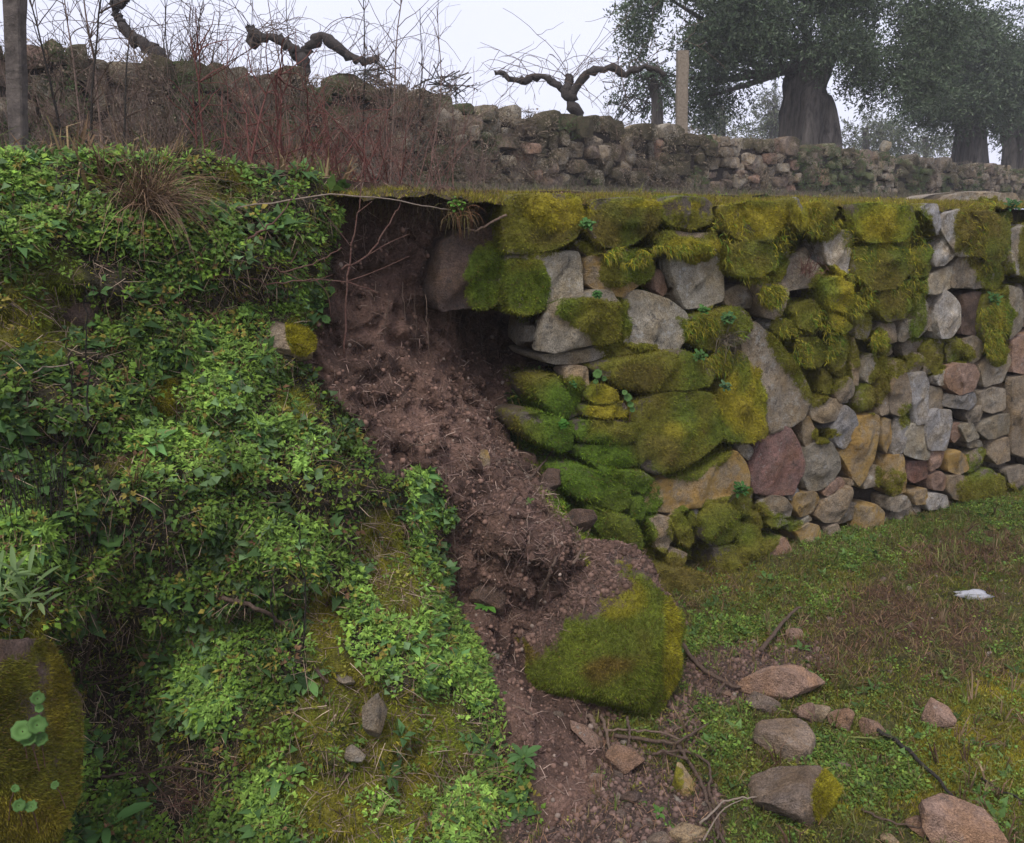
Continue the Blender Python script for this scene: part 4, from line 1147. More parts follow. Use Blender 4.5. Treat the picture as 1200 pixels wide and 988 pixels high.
LUSH = [(460, 720, 80, 70), (525, 800, 50, 70), (270, 430, 60, 50), (90, 210, 120, 40), (60, 260, 80, 40), (250, 460, 50, 40), (190, 540, 60, 40), (330, 530, 60, 40), (360, 330, 20, 40), (500, 960, 90, 50), (330, 930, 40, 50), (250, 800, 40, 60), (350, 640, 60, 30), (280, 400, 50, 40), (400, 240, 20, 30), (490, 600, 16, 50), (30, 640, 40, 30), (100, 880, 20, 40, .6)]
fx = B_X[BF_].mean(1); fy = B_Y[BF_].mean(1); fs = B_SOIL[BF_].mean(1); fm = B_MOSS[BF_].mean(1)
den = (1 - sstep(0.2, 0.6, fs)) * (1 - 0.93 * blob(fx, fy, BARE))
den = den * ((fx < 760) & ((fy < 1150) | (fx < -60))) * np.where(fx < -60, .55, 1.0)
cenP = BV_[BF_].mean(1)
den = den * (1 - 0.88 * np.clip(fm * 1.4, 0, 1)) * (0.12 + 1.0 * sstep(-0.15, 0.22, fbm(cenP, 7, 3, 81))) * (1 + 1.2 * blob(fx, fy, LUSH))
den[(fx > 640)] *= 0.25
den = den * np.where(cenP[:, 2] > -0.05, 1, 0)
def lift_up(N, k): return norm(N * k + np.array([0, 0, 1.0 - k * 0.4]) + WN * 0.25)
def weeds_on(name, n, protos, wt, scale, cols, label_kind='stuff', k=0.55, tilt=.25, mat='leaf'):
    n = int(n * 1.38)
    P, N, t, b = tri_sample(BV_, BF_, n, rb, weight=wt)
    N = np.where((N @ WN)[:, None] < 0, -N, N)
    lush = blob(*project(P), LUSH)
    base = np.array(cols)[rb.randint(0, len(cols), n)]
    br = (0.75 + 0.55 * lush + 0.7 * fbm(P, 4, 3, 82))[:, None]
    C = base * np.clip(br, 0.6, 1.9) * rb.uniform(0.75, 1.25, (n, 1))
    sm = 0 if protos is BROAD or protos is ROUND else 1
    yl = rb.rand(n) < 0.05 * sm; C[yl] = np.array([0.22, 0.18, 0.04]); yl = rb.rand(n) < 0.035 * sm; C[yl] = np.array([0.15, 0.085, 0.045])
    o = scatter(protos, P - N * 0.004, lift_up(N, k), scale * rb.uniform(0.6, 1.3, n), C, rb, tilt)
    return tag(o.build(name, M[mat], None, WO, smooth=False), kind='stuff')
GREENS = [(0.15, 0.26, 0.038), (0.115, 0.21, 0.038), (0.18, 0.28, 0.04), (0.09, 0.165, 0.036)]
weeds_on('chickweed', 7500, CHICK, den, 1.0, GREENS)
weeds_on('cranesbill_weeds', 5600, LOBED, den * (0.4 + blob(fx, fy, LUSH)), 1.0, [(0.165, 0.26, 0.048), (0.135, 0.225, 0.045)])
weeds_on('feathery_weeds', 3800, FERNY, den * (0.2 + blob(fx, fy, LUSH)), 1.0, [(0.17, 0.27, 0.05), (0.15, 0.25, 0.05)])
weeds_on('creeping_weeds', 6000, CREEP, den * 0.8 + 0.1 * (fs < 0.3), 1.0, [(0.10, 0.165, 0.035), (0.13, 0.20, 0.032), (0.19, 0.19, 0.035)])
weeds_on('broad_weeds', 1100, BROAD, den, 1.0, [(0.075, 0.15, 0.045), (0.06, 0.12, 0.04)])
weeds_on('round_leaf_weeds', 420, ROUND, den * sstep(0.0, .3, fbm(cenP, 3.3, 2, 89)), 1.0, [(0.10, 0.16, 0.07), (0.085, 0.14, 0.055)])
weeds_on('grass_blades', 2600, GRASS, den * 0.7 + 0.12 * (fs < 0.3), 1.1, [(0.09, 0.14, 0.035), (0.13, 0.13, 0.045), (0.16, 0.12, 0.06)], k=.3)
# moss over the bank's ledges
P, N, t, b = tri_sample(BV_, BF_, 150000, rb, weight=(np.clip(fm - 0.15, 0, 1) * (1 - fs * (fx < 590)) + 0.10 * (fs < .3)) * (fx > -80) * (fy < 1060))
N = np.where((N @ WN)[:, None] < 0, -N, N)
qx, qy = project(P)
C = 1.35 * moss_colour(qx, qy, fbm(P, 7, 2, 83)) * rb.uniform(0.7, 1.35, (len(P), 1)) * (1 + 0.5 * fbm(P, 22, 2, 84))[:, None]
yk = blob(qx, qy, [(445, 640, 16, 40), (430, 790, 50, 14), (380, 740, 10, 40), (400, 960, 50, 40), (480, 900, 30, 30), (440, 860, 10, 20)])[:, None]
C = C * (1 - .8 * yk) + .8 * yk * np.array([0.26, 0.22, 0.025])
V, F, C = fibres(P, N, C, 0.016, 0.0022, 0.5, rb)
tag(mesh('bank_moss', V, F, M['moss'], None, WO, {'col': C}, False), kind='stuff')
# dead stalks, straw and leaf litter lying through the weeds
def strips(P, N, n, L, W, cols, rng, droop=0.2):
    d = norm(np.cross(N, rng.randn(n, 3)) + 0.25 * N * rng.rand(n, 1) + np.array([0, 0, -droop])); s = norm(np.cross(d, N)) * W
    l = (L * rng.uniform(0.3, 1.4, n))[:, None]; o = N * 0.006
    m = P + d * l * .5 + N * l * rng.uniform(0, .18, (n, 1))
    V = np.stack([P - s + o, P + s + o, m + s * .8 + o, m - s * .8 + o, P + d * l + o], 1).reshape(-1, 3)
    F = (np.array([[0, 1, 2], [0, 2, 3], [3, 2, 4]])[None] + 5 * np.arange(n)[:, None, None]).reshape(-1, 3)
    C = np.array(cols)[rng.randint(0, len(cols), n)] * rng.uniform(0.6, 1.4, (n, 1))
    return V, F, np.repeat(C, 5, 0)
P, N, t, b = tri_sample(BV_, BF_, 9000, rb, weight=(fs < 0.4) * (fx > -80) * (fy < 1060) * (fx < 640) * (0.6 + blob(fx, fy, BARE)))
N = np.where((N @ WN)[:, None] < 0, -N, N)
V, F, C = strips(P, N, 9000, 0.10, 0.0011, [(0.20, 0.14, 0.10), (0.12, 0.08, 0.06), (0.07, 0.05, 0.042), (0.30, 0.23, 0.16)], rb, .5)
tag(mesh('dead_stalks', V, F, M['straw'], None, WO, {'col': C}, False), kind='stuff')

# ------------------------------------------------------------------ slipped soil: crumbs, grit and root fibres
soilw = sstep(0.5, 0.9, fs) * (fx > 340) * (fx < 900) * (fy > 200) * (fy < 1100)
P, N, t, b = tri_sample(BV_, BF_, 9000, rb, weight=soilw * (0.25 + sstep(400, 480, fy)))
V0, F0 = ICO[1]
V0s = [V0 * (1 + 0.35 * fbm(V0, 1.5, 2, k))[:, None] for k in range(6)]
sz = 0.003 + 0.010 * rb.rand(len(P)) ** 4
C = np.array([0.148, 0.091, 0.069]) * rb.uniform(0.5, 1.25, (len(P), 1)); g = rb.rand(len(P)) < 0.05
C[g] = np.array([0.24, 0.185, 0.15]) * rb.uniform(0.7, 1.3, (g.sum(), 1))
o = scatter([(v, F0, np.ones(len(v))) for v in V0s], P, N, sz, C, rb, 1.0)
tag(o.build('soil_crumbs', M['straw'], None, WO, smooth=True), kind='stuff')
V2, F2 = ICO[3]
CL = []
for k in range(8):
    cv_, _ = rock_shape(np.zeros(3), np.array([1, .85, .62]), np.eye(3), 640 + k, 3, 16, .16)
    CL.append((cv_, F2, np.ones(len(V2))))
P, N, t, b = tri_sample(BV_, BF_, 760, rb, weight=soilw * (0.10 + sstep(460, 560, fy)) * (fx > 400))
o = scatter(CL, P - N * .010, N, 0.007 + 0.042 * rb.rand(len(P)) ** 4, np.array([0.155, 0.094, 0.071]) * rb.uniform(0.6, 1.15, (len(P), 1)), rb, .8)
V, F, C = o.out(); V = V + .003 * np.stack([fbm(V, 60, 2, 1), fbm(V, 60, 2, 2), fbm(V, 60, 2, 3)], 1)
tag(mesh('soil_clods', V, F, M['earth'], None, WO, {'col': C}), kind='stuff')
P, N, t, b = tri_sample(BV_, BF_, 10, rb, weight=soilw)
o = scatter([(v, F0, np.ones(len(v))) for v in V0s], P, N, .004 + 0 * P[:, 0], np.tile([0.13, .085, .068], (10, 1)), rb, 1.0)
tag(o.build('soil_crumbs', M['straw'], None, WO, smooth=True), kind='stuff')
P, N, t, b = tri_sample(BV_, BF_, 5200, rb, weight=soilw * (0.3 + sstep(440, 520, fy)) * (1 - 0.6 * sstep(600, 900, fy)))
N = np.where((N @ WN)[:, None] < 0, -N, N)
V, F, C = strips(P, N, len(P), 0.065, 0.0012, [(0.20, 0.135, 0.11), (0.14, 0.09, 0.075), (0.26, 0.19, 0.15), (0.08, 0.05, 0.045)], rb)
tag(mesh('root_fibres', V, F, M['straw'], None, WO, {'col': C}, False), kind='stuff')

# ------------------------------------------------------------------ lower ground: weeds, moss, dead stems
GV, GF = GP.reshape(-1, 3), grid_tris(len(gx), len(gy))
gpx, gpy = project(GV)
fgx = gpx[GF].mean(1); fgy = gpy[GF].mean(1); gc = GV[GF].mean(1)
gd = (gc - WO) @ WN
inn = (fgx > 560) & (fgx < 1330) & (fgy > 480) & (fgy < 1120) & (gc[:, 1] > 1.5) & (gd > 0.0)
bare = blob(fgx, fgy, G_BARE); rust = blob(fgx, fgy, G_RUST) * sstep(-.25, .2, fbm(gc, 2.5, 3, 25) + .6 * fbm(gc, 8, 2, 26)); yel = blob(fgx, fgy, G_YEL)
GRN = [(860, 720, 60, 30), (840, 850, 50, 40), (880, 960, 70, 40), (1020, 910, 60, 40), (970, 880, 40, 20), (1100, 610, 110, 30), (830, 760, 40, 24), (940, 700, 60, 30), (1180, 760, 40, 40, .5), (985, 640, 50, 30)]
grn = blob(fgx, fgy, GRN)
pat = 0.12 + 1.0 * sstep(-0.12, 0.3, fbm(gc, 3, 3, 91))
def ground_on(name, n, protos, wt, scale, cols, mat='leaf', tilt=.35):
    P, N, t, b = tri_sample(GV, GF, n, rb, weight=wt * inn + 1e-12)
    C = np.array(cols)[rb.randint(0, len(cols), n)] * rb.uniform(0.7, 1.3, (n, 1)) * (1 + 0.4 * fbm(P, 4, 2, 92))[:, None]
    N = np.where(N[:, 2:] < 0, -N, N)
    o = scatter(protos, P - N * .003, norm(N + [0, 0, .6]), scale * rb.uniform(0.6, 1.3, n), C, rb, tilt)
    return tag(o.build(name, M[mat], None, (1.5, 3.5, 0), smooth=False), kind='stuff')
ground_on('ground_weeds', 5200, CHICK, (0.12 + grn * 1.3) * pat * (1 - .9 * bare) * (1 - .85 * rust), 0.75, [(0.12, 0.20, 0.035), (0.09, 0.16, 0.035), (0.14, 0.20, 0.035)])
ground_on('ground_creepers', 13000, CREEP, (0.35 + grn) * pat * (1 - .85 * bare) * (1 - .7 * rust), 0.72, [(0.10, 0.15, 0.035), (0.13, 0.155, 0.03), (0.16, 0.155, 0.03)])
ground_on('ground_grass', 7000, GRASS, (0.4 + grn * .6) * (1 - .85 * bare) * (1 - .5 * rust), 0.75, [(0.11, 0.16, 0.035), (0.16, 0.16, 0.04), (0.19, 0.15, 0.07)])
ground_on('ground_broad_weeds', 260, BROAD, (0.15 + grn) * pat * (1 - .9 * bare) * (1 - .8 * rust), 0.8, [(0.10, 0.17, 0.05), (0.08, 0.145, 0.04)])
ground_on('ground_dry_tufts', 380, GRASS, (0.3 + rust) * pat * (1 - .9 * bare), 1.5, [(0.20, 0.14, 0.085), (0.14, 0.085, 0.055), (0.14, 0.15, 0.05)])
P, N, t, b = tri_sample(GV, GF, 420, rb, weight=inn * (0.15 + bare) + 1e-12)
o = scatter([(rock_shape(np.zeros(3), np.array([1, .8, .6]), np.eye(3), 690 + k, 2, 12, .12)[0], ICO[2][1], np.ones(len(ICO[2][0]))) for k in range(6)], P, N + 0 * P, 0.006 + 0.020 * rb.rand(len(P)) ** 4, np.array([(0.25, 0.19, 0.15), (0.17, 0.125, 0.10), (0.32, 0.27, 0.22)])[rb.randint(0, 3, len(P))], rb, .6)
tag(o.build('pebbles', M['earth'], None, (1.5, 3.5, 0)), kind='stuff')
P, N, t, b = tri_sample(GV, GF, 190000, rb, weight=inn * (0.6 + yel * 1.2) * (1 - .9 * bare) * (1 - .75 * rust) * np.clip(pat, .2, 2))
N = np.where(N[:, 2:] < 0, -N, N); qx, qy = project(P)
yk = np.clip(blob(qx, qy, G_YEL) * (0.6 + fbm(P, 6, 2, 93)), 0, 1)[:, None]
C = (np.array([0.165, 0.165, 0.026]) * (1 - yk) + np.array([0.34, 0.29, 0.032]) * yk) * rb.uniform(0.7, 1.3, (len(P), 1))
V, F, C = fibres(P, N, C, 0.016, 0.0022, -0.2, rb)
tag(mesh('ground_moss', V, F, M['moss'], None, (1.5, 3.5, 0), {'col': C}, False), kind='stuff')
P, N, t, b = tri_sample(GV, GF, 11000, rb, weight=inn * (0.10 + rust * 1.1 + bare * .35))
N = np.where(N[:, 2:] < 0, -N, N)
V, F, C = strips(P, N, len(P), 0.055, 0.0011, [(0.16, 0.088, 0.050), (0.11, 0.064, 0.043), (0.20, 0.125, 0.075), (0.075, 0.05, 0.037)], rb, -0.35)
tag(mesh('dead_bracken_litter', V, F, M['straw'], None, (1.5, 3.5, 0), {'col': C}, False), kind='stuff')
P, N, t, b = tri_sample(GV, GF, 5000, rb, weight=inn * bare + 1e-12)
sz = 0.003 + 0.010 * rb.rand(len(P)) ** 4
C = np.array([0.13, 0.085, 0.07]) * rb.uniform(0.55, 1.4, (len(P), 1))
o = scatter([(v, F0, np.ones(len(v))) for v in V0s], P, N, sz, C, rb, 1.0)
tag(o.build('soil_grit', M['straw'], None, (1.5, 3.5, 0)), kind='stuff')

# ------------------------------------------------------------------ turf along the terrace edge and growth at the foot of the second wall
TV, TF = TP.reshape(-1, 3), grid_tris(len(tu), len(tb))
tcn = TV[TF].mean(1); tx, ty = project(tcn); tbk = -((tcn - WO) @ WN)
def terr_on(name, n, protos, wt, scale, cols, mat='leaf'):
    P, N, t, b = tri_sample(TV, TF, n, rb, weight=wt + 1e-12); N = np.where(N[:, 2:] < 0, -N, N)
    C = np.array(cols)[rb.randint(0, len(cols), n)] * rb.uniform(0.7, 1.3, (n, 1))
    o = scatter(protos, P, norm(N + [0, 0, .6]), scale * rb.uniform(0.6, 1.3, n), C, rb, .35)
    return tag(o.build(name, M[mat], None, WO, smooth=False), kind='stuff')
vis = (tx > -700) & (tx < 1400)
terr_on('terrace_weeds', 5800, CHICK, vis * (tx < 400) * (tbk < 2.2) * sstep(-.25, .2, fbm(tcn, 4, 3, 97)), 1.25, [(0.10, 0.185, 0.035), (0.085, 0.16, 0.035), (0.12, 0.20, 0.04)])
terr_on('terrace_broad_weeds', 1200, BROAD, vis * (tx < 400) * (tbk < 2.5), 1.1, [(0.09, 0.17, 0.045), (0.11, 0.18, 0.045)])
terr_on('terrace_turf', 5000, GRASS, vis * (tbk < 1.2) * (tx > 30) * np.exp(-tbk / .4), 0.33 + 0.5 * 0, [(0.23, 0.205, 0.05), (0.18, 0.18, 0.04), (0.26, 0.21, 0.09)])
terr_on('terrace_tall_grass', 420, GRASS, vis * (tx < 400) * (tbk < 1.2), 2.0, [(0.14, 0.19, 0.05), (0.24, 0.17, 0.09), (0.19, 0.12, 0.07)])
terr_on('terrace_dry_grass', 8000, GRASS, vis * (tbk > 1.2) * (tbk < 7), 0.9, [(0.15, 0.12, 0.095), (0.12, 0.10, 0.075), (0.12, 0.12, 0.06)])
P, N, t, b = tri_sample(TV, TF, 50000, rb, weight=vis * ((tx > 540) + .3 * (tx > 360)) * np.exp(-tbk / .25) * (tbk < 1))
N = np.where(N[:, 2:] < 0, -N, N)
C = np.array([(0.25, 0.215, 0.03), (0.18, 0.17, 0.025), (0.20, 0.14, 0.05)])[rb.randint(0, 3, len(P))] * rb.uniform(0.7, 1.3, (len(P), 1))
V, F, C = fibres(P, N, C, 0.018, 0.0026, -0.1, rb)
tag(mesh('terrace_moss', V, F, M['moss'], None, WO, {'col': C}, False), kind='stuff')

# dead grass and ivy growing over the second wall's face
ns = 13000
s = np.where(rb.rand(ns) < .5, rb.uniform(-7.8, 1, ns), rb.uniform(-7.5, 23, ns)); zf = rb.rand(ns) ** 1.2
zb = base_z(s); P = swall_pt(s, zb + (second_top(s) + .05 - zb) * zf, 0.06 + 0.05 * rb.rand(ns))
keep = fbm(P, 1.2, 3, 95) + 0.25 * rb.randn(ns) > -0.02
P = P[keep]; n = len(P)
gr = (fbm(P, 0.9, 2, 96) > 0.12)[:, None]
C = np.where(gr, np.array([0.075, 0.11, 0.04]), np.array([0.20, 0.16, 0.115])) * rb.uniform(0.6, 1.4, (n, 1))
o = scatter(GRASS + CREEP, P, norm(SN + rb.randn(n, 3) * .3 + [0, 0, .15]), rb.uniform(1.2, 2.6, n), C, rb, .5)
tag(o.build('wall_growth', M['leaf'], sw, smooth=False), kind='stuff')

Nb_ = np.cross(Vb[Fb[:, 1]] - Vb[Fb[:, 0]], Vb[Fb[:, 2]] - Vb[Fb[:, 0]])
P, N, t, b = tri_sample(Vb, Fb, 5200, rb, weight=np.clip(0.5 - msb[Fb].mean(1), 0, 1) * (norm(Nb_)[:, 2] > -.2) + 1e-9)
o = scatter([(v, F0, np.ones(len(v))) for v in V0s], P, N, 0.003 + 0.011 * rb.rand(len(P)) ** 5, np.array([0.125, 0.078, 0.060]) * rb.uniform(0.5, 1.25, (len(P), 1)), rb, 1.0)
tag(o.build('earth_crumbs', M['straw'], ob), kind='stuff')
P, N, t, b = tri_sample(Vb, Fb, 900, rb, weight=np.clip(0.5 - msb[Fb].mean(1), 0, 1) + 1e-9)
V, F, C = strips(P, N, len(P), 0.05, 0.001, [(0.20, 0.135, 0.11), (0.14, 0.09, 0.075), (0.08, 0.05, 0.045)], rb)
tag(mesh('fibres', V, F, M['straw'], ob, attrs={'col': C}, smooth=False), kind='stuff')
fr = Pile()
for k in range(420):
    x = rb.uniform(384, 585); P0 = onD(x, 229 + rb.randn() * 3, rb.uniform(-.14, .0)); n_ = 6; L = rb.uniform(.03, .16)
    Q = [P0 + [0, 0, .02]]; d = np.array([0, 0, -1.0]) + .4 * rb.randn(3)
    for j in range(n_): d = norm(d + .3 * rb.randn(3) + [0, 0, -.25]); Q.append(Q[-1] + d * L / n_)
    fr.add(*tube(np.array(Q), np.linspace(.0011, .0005, n_ + 1), 3, False), np.array([(0.10, 0.065, 0.05), (0.17, 0.12, 0.09), (0.05, 0.035, 0.03), (0.12, 0.10, 0.03)][rb.randint(4)]))
tag(fr.build('root_fringe', M['straw'], None, WO), kind='stuff')

P, N, t, b = tri_sample(Vb, Fb, 170, rb, weight=np.clip(0.55 - msb[Fb].mean(1), 0, 1) * (norm(Nb_)[:, 2] > -.1) * (byp[Fb].mean(1) < 715) + 1e-9)
o = scatter(CL, P - N * .008, N, 0.008 + 0.030 * rb.rand(len(P)) ** 3, np.array([0.155, 0.094, 0.071]) * rb.uniform(0.6, 1.15, (len(P), 1)), rb, .8)
tag(o.build('earth_clods', M['earth'], ob), kind='stuff')

# ------------------------------------------------------------------ vines, canes, brush, posts
rv = np.random.RandomState(61)
def wander(p0, d0, L, n, wig, rng, grav=0.0, up=0.0):
    P = [np.array(p0, float)]; d = norm(np.array(d0, float))
    for k in range(n):
        d = norm(d + rng.randn(3) * wig + np.array([0, 0, up - grav])); P.append(P[-1] + d * L / n)
    return np.array(P)
def taper(n, r0, r1): return np.linspace(r0, r1, n)

VINES = [
 # trunk path, arms, label   (picture points, depth)
 (12.6, [(353,112),(352,92),(354,74),(350,62)], [[(352,66),(338,52),(322,45),(306,44),(296,38),(292,30)], [(354,68),(364,54),(378,44),(396,54),(412,68),(430,71),(442,70)], [(298,52),(296,44),(303,42)]], 9, 'old bare grapevine with two thick dark arms above the left half of the wall', 14),
 (11.2, [(190,80),(186,66),(176,56),(160,48)], [[(160,48),(150,38),(140,24),(134,8),(128,-10)], [(135,6),(142,1),(150,-2)]], 8, 'bare grapevine arm rising steeply at left above the wall', 10),
 (13.6, [(676,150),(674,132),(668,116),(660,104)], [[(662,106),(650,98),(636,90),(618,94),(600,94),(590,86),(580,87)], [(668,112),(676,100),(688,86),(704,80),(720,79),(732,88),(746,80),(766,80),(778,88)], [(664,104),(668,96),(665,88)]], 7, 'old bare grapevine with wide spreading arms beside the wooden post', 12),
]
for Y, tr, arms, rpx, lab, nc in VINES:
    t = np.array(tr, float); Ptr = onY(t[:, 0], t[:, 1], np.full(len(t), Y)); Ptr[0, 2] -= 0.25
    e = empty('grapevine', Ptr[0], lab, 'grapevine', 'grapevines above the second wall')
    k = Y / 1000
    Pp = smooth_path(Ptr, 14); Pp = Pp + 0.02 * rv.randn(*Pp.shape)
    V, F = tube(Pp, taper(14, rpx * k * 1.2, rpx * k * .8), 8)
    V = V + 0.018 * fbm(V, 9, 2, 101)[:, None]
    mesh('trunk', V, F, M['vine_bark'], e)
    tips = []
    for a in arms:
        a = np.array(a, float); dy = np.linspace(0, rv.uniform(-.5, .5), len(a))
        Pa = smooth_path(onY(a[:, 0], a[:, 1], Y + dy), 26); Pa = Pa + 0.014 * rv.randn(*Pa.shape)
        V, F = tube(Pa, taper(26, rpx * k * .72, rpx * k * .38) * rv.uniform(.7, 1.4, 26), 7)
        V = V + 0.022 * fbm(V, 12, 2, 102)[:, None]
        mesh('arm', V, F, M['vine_bark'], e); tips.append(Pa)
    for a in tips:
        for j in range(nc if len(a) > 10 else 4):
            b = a[rv.randint(3, len(a))]
            d = np.array([rv.uniform(-.9, .9), rv.uniform(-.6, .6), rv.uniform(0.1, 1.2)])
            L = rv.uniform(0.5, 1.6)
            Pc = wander(b, d, L, 9, 0.16, rv, grav=rv.uniform(0.03, .30))
            pl = Pile(); pl.add(*tube(Pc, taper(10, .0055, .0026), 4, False))
            for q in range(rv.randint(1, 4)):
                s0 = Pc[rv.randint(2, 9)]; pl.add(*tube(wander(s0, rv.randn(3) + [0, 0, .3], L * .35, 5, .3, rv), taper(6, .0045, .0025), 3, False))
            pl.build('cane', M['twig'], e)

def shrub(name, base, n, H, spread, r, mats, label, cat, group, rng, twigs=4, lean=(0, 0), wig=.10, parts=True, twl=.35):
    """a bare bush: stems from one base, each with side twigs"""
    e = empty(name, base, label, cat, group)
    st = Pile(); tw = Pile(); n = int(n * (.85 if mats[0] == 'crimson' else .5 if mats[0] == 'red_stem' else 1.5) if name == 'bramble_bush' else n)
    for k in range(n):
        d = np.array([rng.randn() * spread + lean[0], rng.randn() * spread + lean[1], 1.0])
        h = H * rng.uniform(0.45, 1.1)
        P = wander(np.array(base) + [rng.randn() * .05 * spread * 3, rng.randn() * .05 * spread * 3, -0.03], d, h, 8, wig, rng)
        st.add(*tube(P, taper(9, r * rng.uniform(.7, 1.2), r * .35), 4, False))
        for q in range(twigs):
            i = rng.randint(2, 9); dd = norm(P[i] - P[i - 1]) + rng.randn(3) * .8
            T = wander(P[i], dd, h * twl * rng.uniform(.4, 1.2), 4, .22, rng); tw.add(*tube(T, taper(5, r * .45, r * .22), 3, False))
            if rng.rand() < .6:
                T2 = wander(T[2], norm(T[2] - T[1]) + rng.randn(3) * .8, h * twl * .5, 3, .25, rng); tw.add(*tube(T2, taper(4, r * .3, r * .18), 3, False))
    tag(st.build('stems', M[mats[0]], e), kind='stuff')
    if tw.n: tag(tw.build('twigs', M[mats[1]], e), kind='stuff')
    return e
def tz(x, y): return np.array([x, y, float(terrace_z(np.array(x), np.array(y)))])
def terr_pt(px_, Y):
    r = ray(px_, 200.0); x = r[0] / r[1] * Y; return tz(x, Y)
BR = [ # px, depth, n, height, spread, label
 (425,4.6,26,.62,.45,'reddish brown bramble thicket just behind the broken edge of the wall, its left half'),
 (480,5.4,30,.75,.45,'reddish brown bramble thicket behind the hole, centre of the brush'),
 (385,5.2,26,.75,.40,'brown bramble thicket rising behind the straw tuft'),
 (335,6.2,26,.95,.35,'tall dull brown brush against the left part of the second wall, below the middle vine'),
 (515,6.6,24,.80,.40,'thin brown brush at the right end of the thicket'),
 (455,7.5,26,1.25,.25,'tall thin brown shrub reaching the top of the second wall'),
 (270,6.4,22,1.0,.35,'purple-brown twiggy brush in front of the wall right of the saplings'),
 (205,6.6,22,1.0,.35,'dark twiggy brush in front of the wall between the saplings'),
 (150,7.2,22,1.1,.30,'dark grey brush at the foot of the second wall at left'),
 (75,6.6,22,1.0,.35,'grey-brown brush in front of the wall beside the granite post'),
 (25,7.0,20,1.0,.35,'brown brush at the far left behind the granite post'),
 (560,9.0,16,.6,.4,'low brown scrub at the foot of the second wall where its top steps down'),
]
rr = np.random.RandomState(71)
for i, (px_, Y, n, H, sp, lab) in enumerate(BR):
    red = i in (0, 1, 2, 4)
    shrub('bramble_bush', terr_pt(px_, Y), n, H, sp, .0036 * (Y / 5) ** .7, ('red_stem', 'red_stem') if red else ('cane', 'twig'), lab, 'bramble', 'brambles on the terrace', rr, 5)
for i, (px_, Y, n, H, lx, ly, lab) in enumerate([
 (398,3.75,12,.50,.10,-.25,'dark red bramble clump at the left rim of the hole, leaning over it'),
 (432,3.95,14,.46,.15,-.35,'dark red bramble clump hanging over the left part of the hole'),
 (360,3.85,12,.60,.10,-.10,'dark red bramble clump between the straw tuft and the hole'),
 (262,4.1,9,.60,.15,-.05,'dark red bramble clump right of the dead grass tuft')]):
    shrub('bramble_bush', terr_pt(px_, Y), n, H, .38, .0040, ('crimson', 'crimson'), lab, 'bramble', 'brambles on the terrace', rr, 5, (lx, ly), .13)
# saplings and tall thin shoots
SAP = [(112,5.6,1.55,'bare sapling second from the granite post'),(100,6.4,1.5,'slender bare sapling beside the granite post'),(142,5.4,1.0,'dark bare sapling leaning over the weeds near the saplings at left'),(125,6.0,1.6,'tall bare sapling third from the granite post'),(80,5.2,1.2,'thin bare sapling closest to the granite post'),(456,7.2,1.9,'tallest straight bare shoot above the brush'),(424,7.0,1.6,'straight bare shoot left of the tallest shoot'),(500,8.6,1.7,'slanting bare shoot right of the tallest shoot'),(480,8.2,1.6,'thin slanting bare shoot just right of the tallest shoot'),(345,7.6,1.6,'upright bare shoot under the middle grapevine'),(372,8.0,1.7,'upright bare shoot right of the middle grapevine trunk')]
for i, (px_, Y, H, lab) in enumerate(SAP):
    b = terr_pt(px_, Y); e = empty('bare_sapling', b, lab, 'sapling', 'bare saplings on the terrace')
    ln = .16 if 'slanting' in lab else .02
    P = wander(b - [0, 0, .05], [ln + rr.randn() * .03, 0, 1], H, 12, .045, rr)
    mesh('stem', *tube(P, taper(13, .010 if i < 5 else .008, .003), 5, False), M['cane' if i % 2 else 'blackstick'], e)
    pl = Pile()
    for q in range(18 if i < 5 else 7):
        k = rr.randint(3, 12); T = wander(P[k], [rr.randn() * .6, rr.randn() * .6, .7], H * .28 * rr.uniform(.4, 1.2), 5, .16, rr); pl.add(*tube(T, taper(6, .0038, .0018), 3, False))
    tag(pl.build('twigs', M['twig'], e), kind='stuff')
# the purple thicket of fruit-tree shoots above the wall at left
for i, (px_, n, H, lab) in enumerate([(205, 26, 1.5, 'bushy bare fruit tree with many upright shoots right of the leaning vine arm'), (240, 16, 1.2, 'smaller bare fruit tree with upright shoots above the wall, left of the middle grapevine'), (100, 14, 1.2, 'bare fruit tree with fine shoots above the wall at far left'), (40, 12, 1.0, 'thin bare fruit tree above the wall next to the granite post'), (640, 12, .6, 'low tuft of bare shoots beneath the spreading grapevine'), (720, 14, .6, 'low tuft of bare shoots between the spreading grapevine and the wooden post')]):
    Y = 11.5 if px_ < 400 else 14.5
    r = ray(px_, 120.0); x = r[0] / r[1] * Y
    P0 = np.array([x, Y, 3.3]) if px_ < 400 else np.array([x, Y, 3.1])
    shrub('fruit_tree', P0, n, H, .42, .010, ('vine_bark', 'twig'), lab, 'bare tree', 'bare shoots above the second wall', rr, 7, wig=.13, twl=.4)

# single red-stemmed shoots on the lip
RED = [(238,4.15,.72,(.0,.0),'dark red bare shoot standing in the weeds right of the dead grass tuft'),(322,3.75,.55,(.05,0),'red branching shoot in front of the straw tuft'),(285,3.9,.50,(-.02,0),'short red-brown stalk between the two red shoots')]
for px_, Y, H, ln, lab in RED:
    shrub('red_shoot', terr_pt(px_, Y) - [0, 0, .10], 2, H * 1.15, .10, .0085, ('crimson', 'crimson'), lab, 'shoot', None, rr, 9, ln, .07, twl=.45)
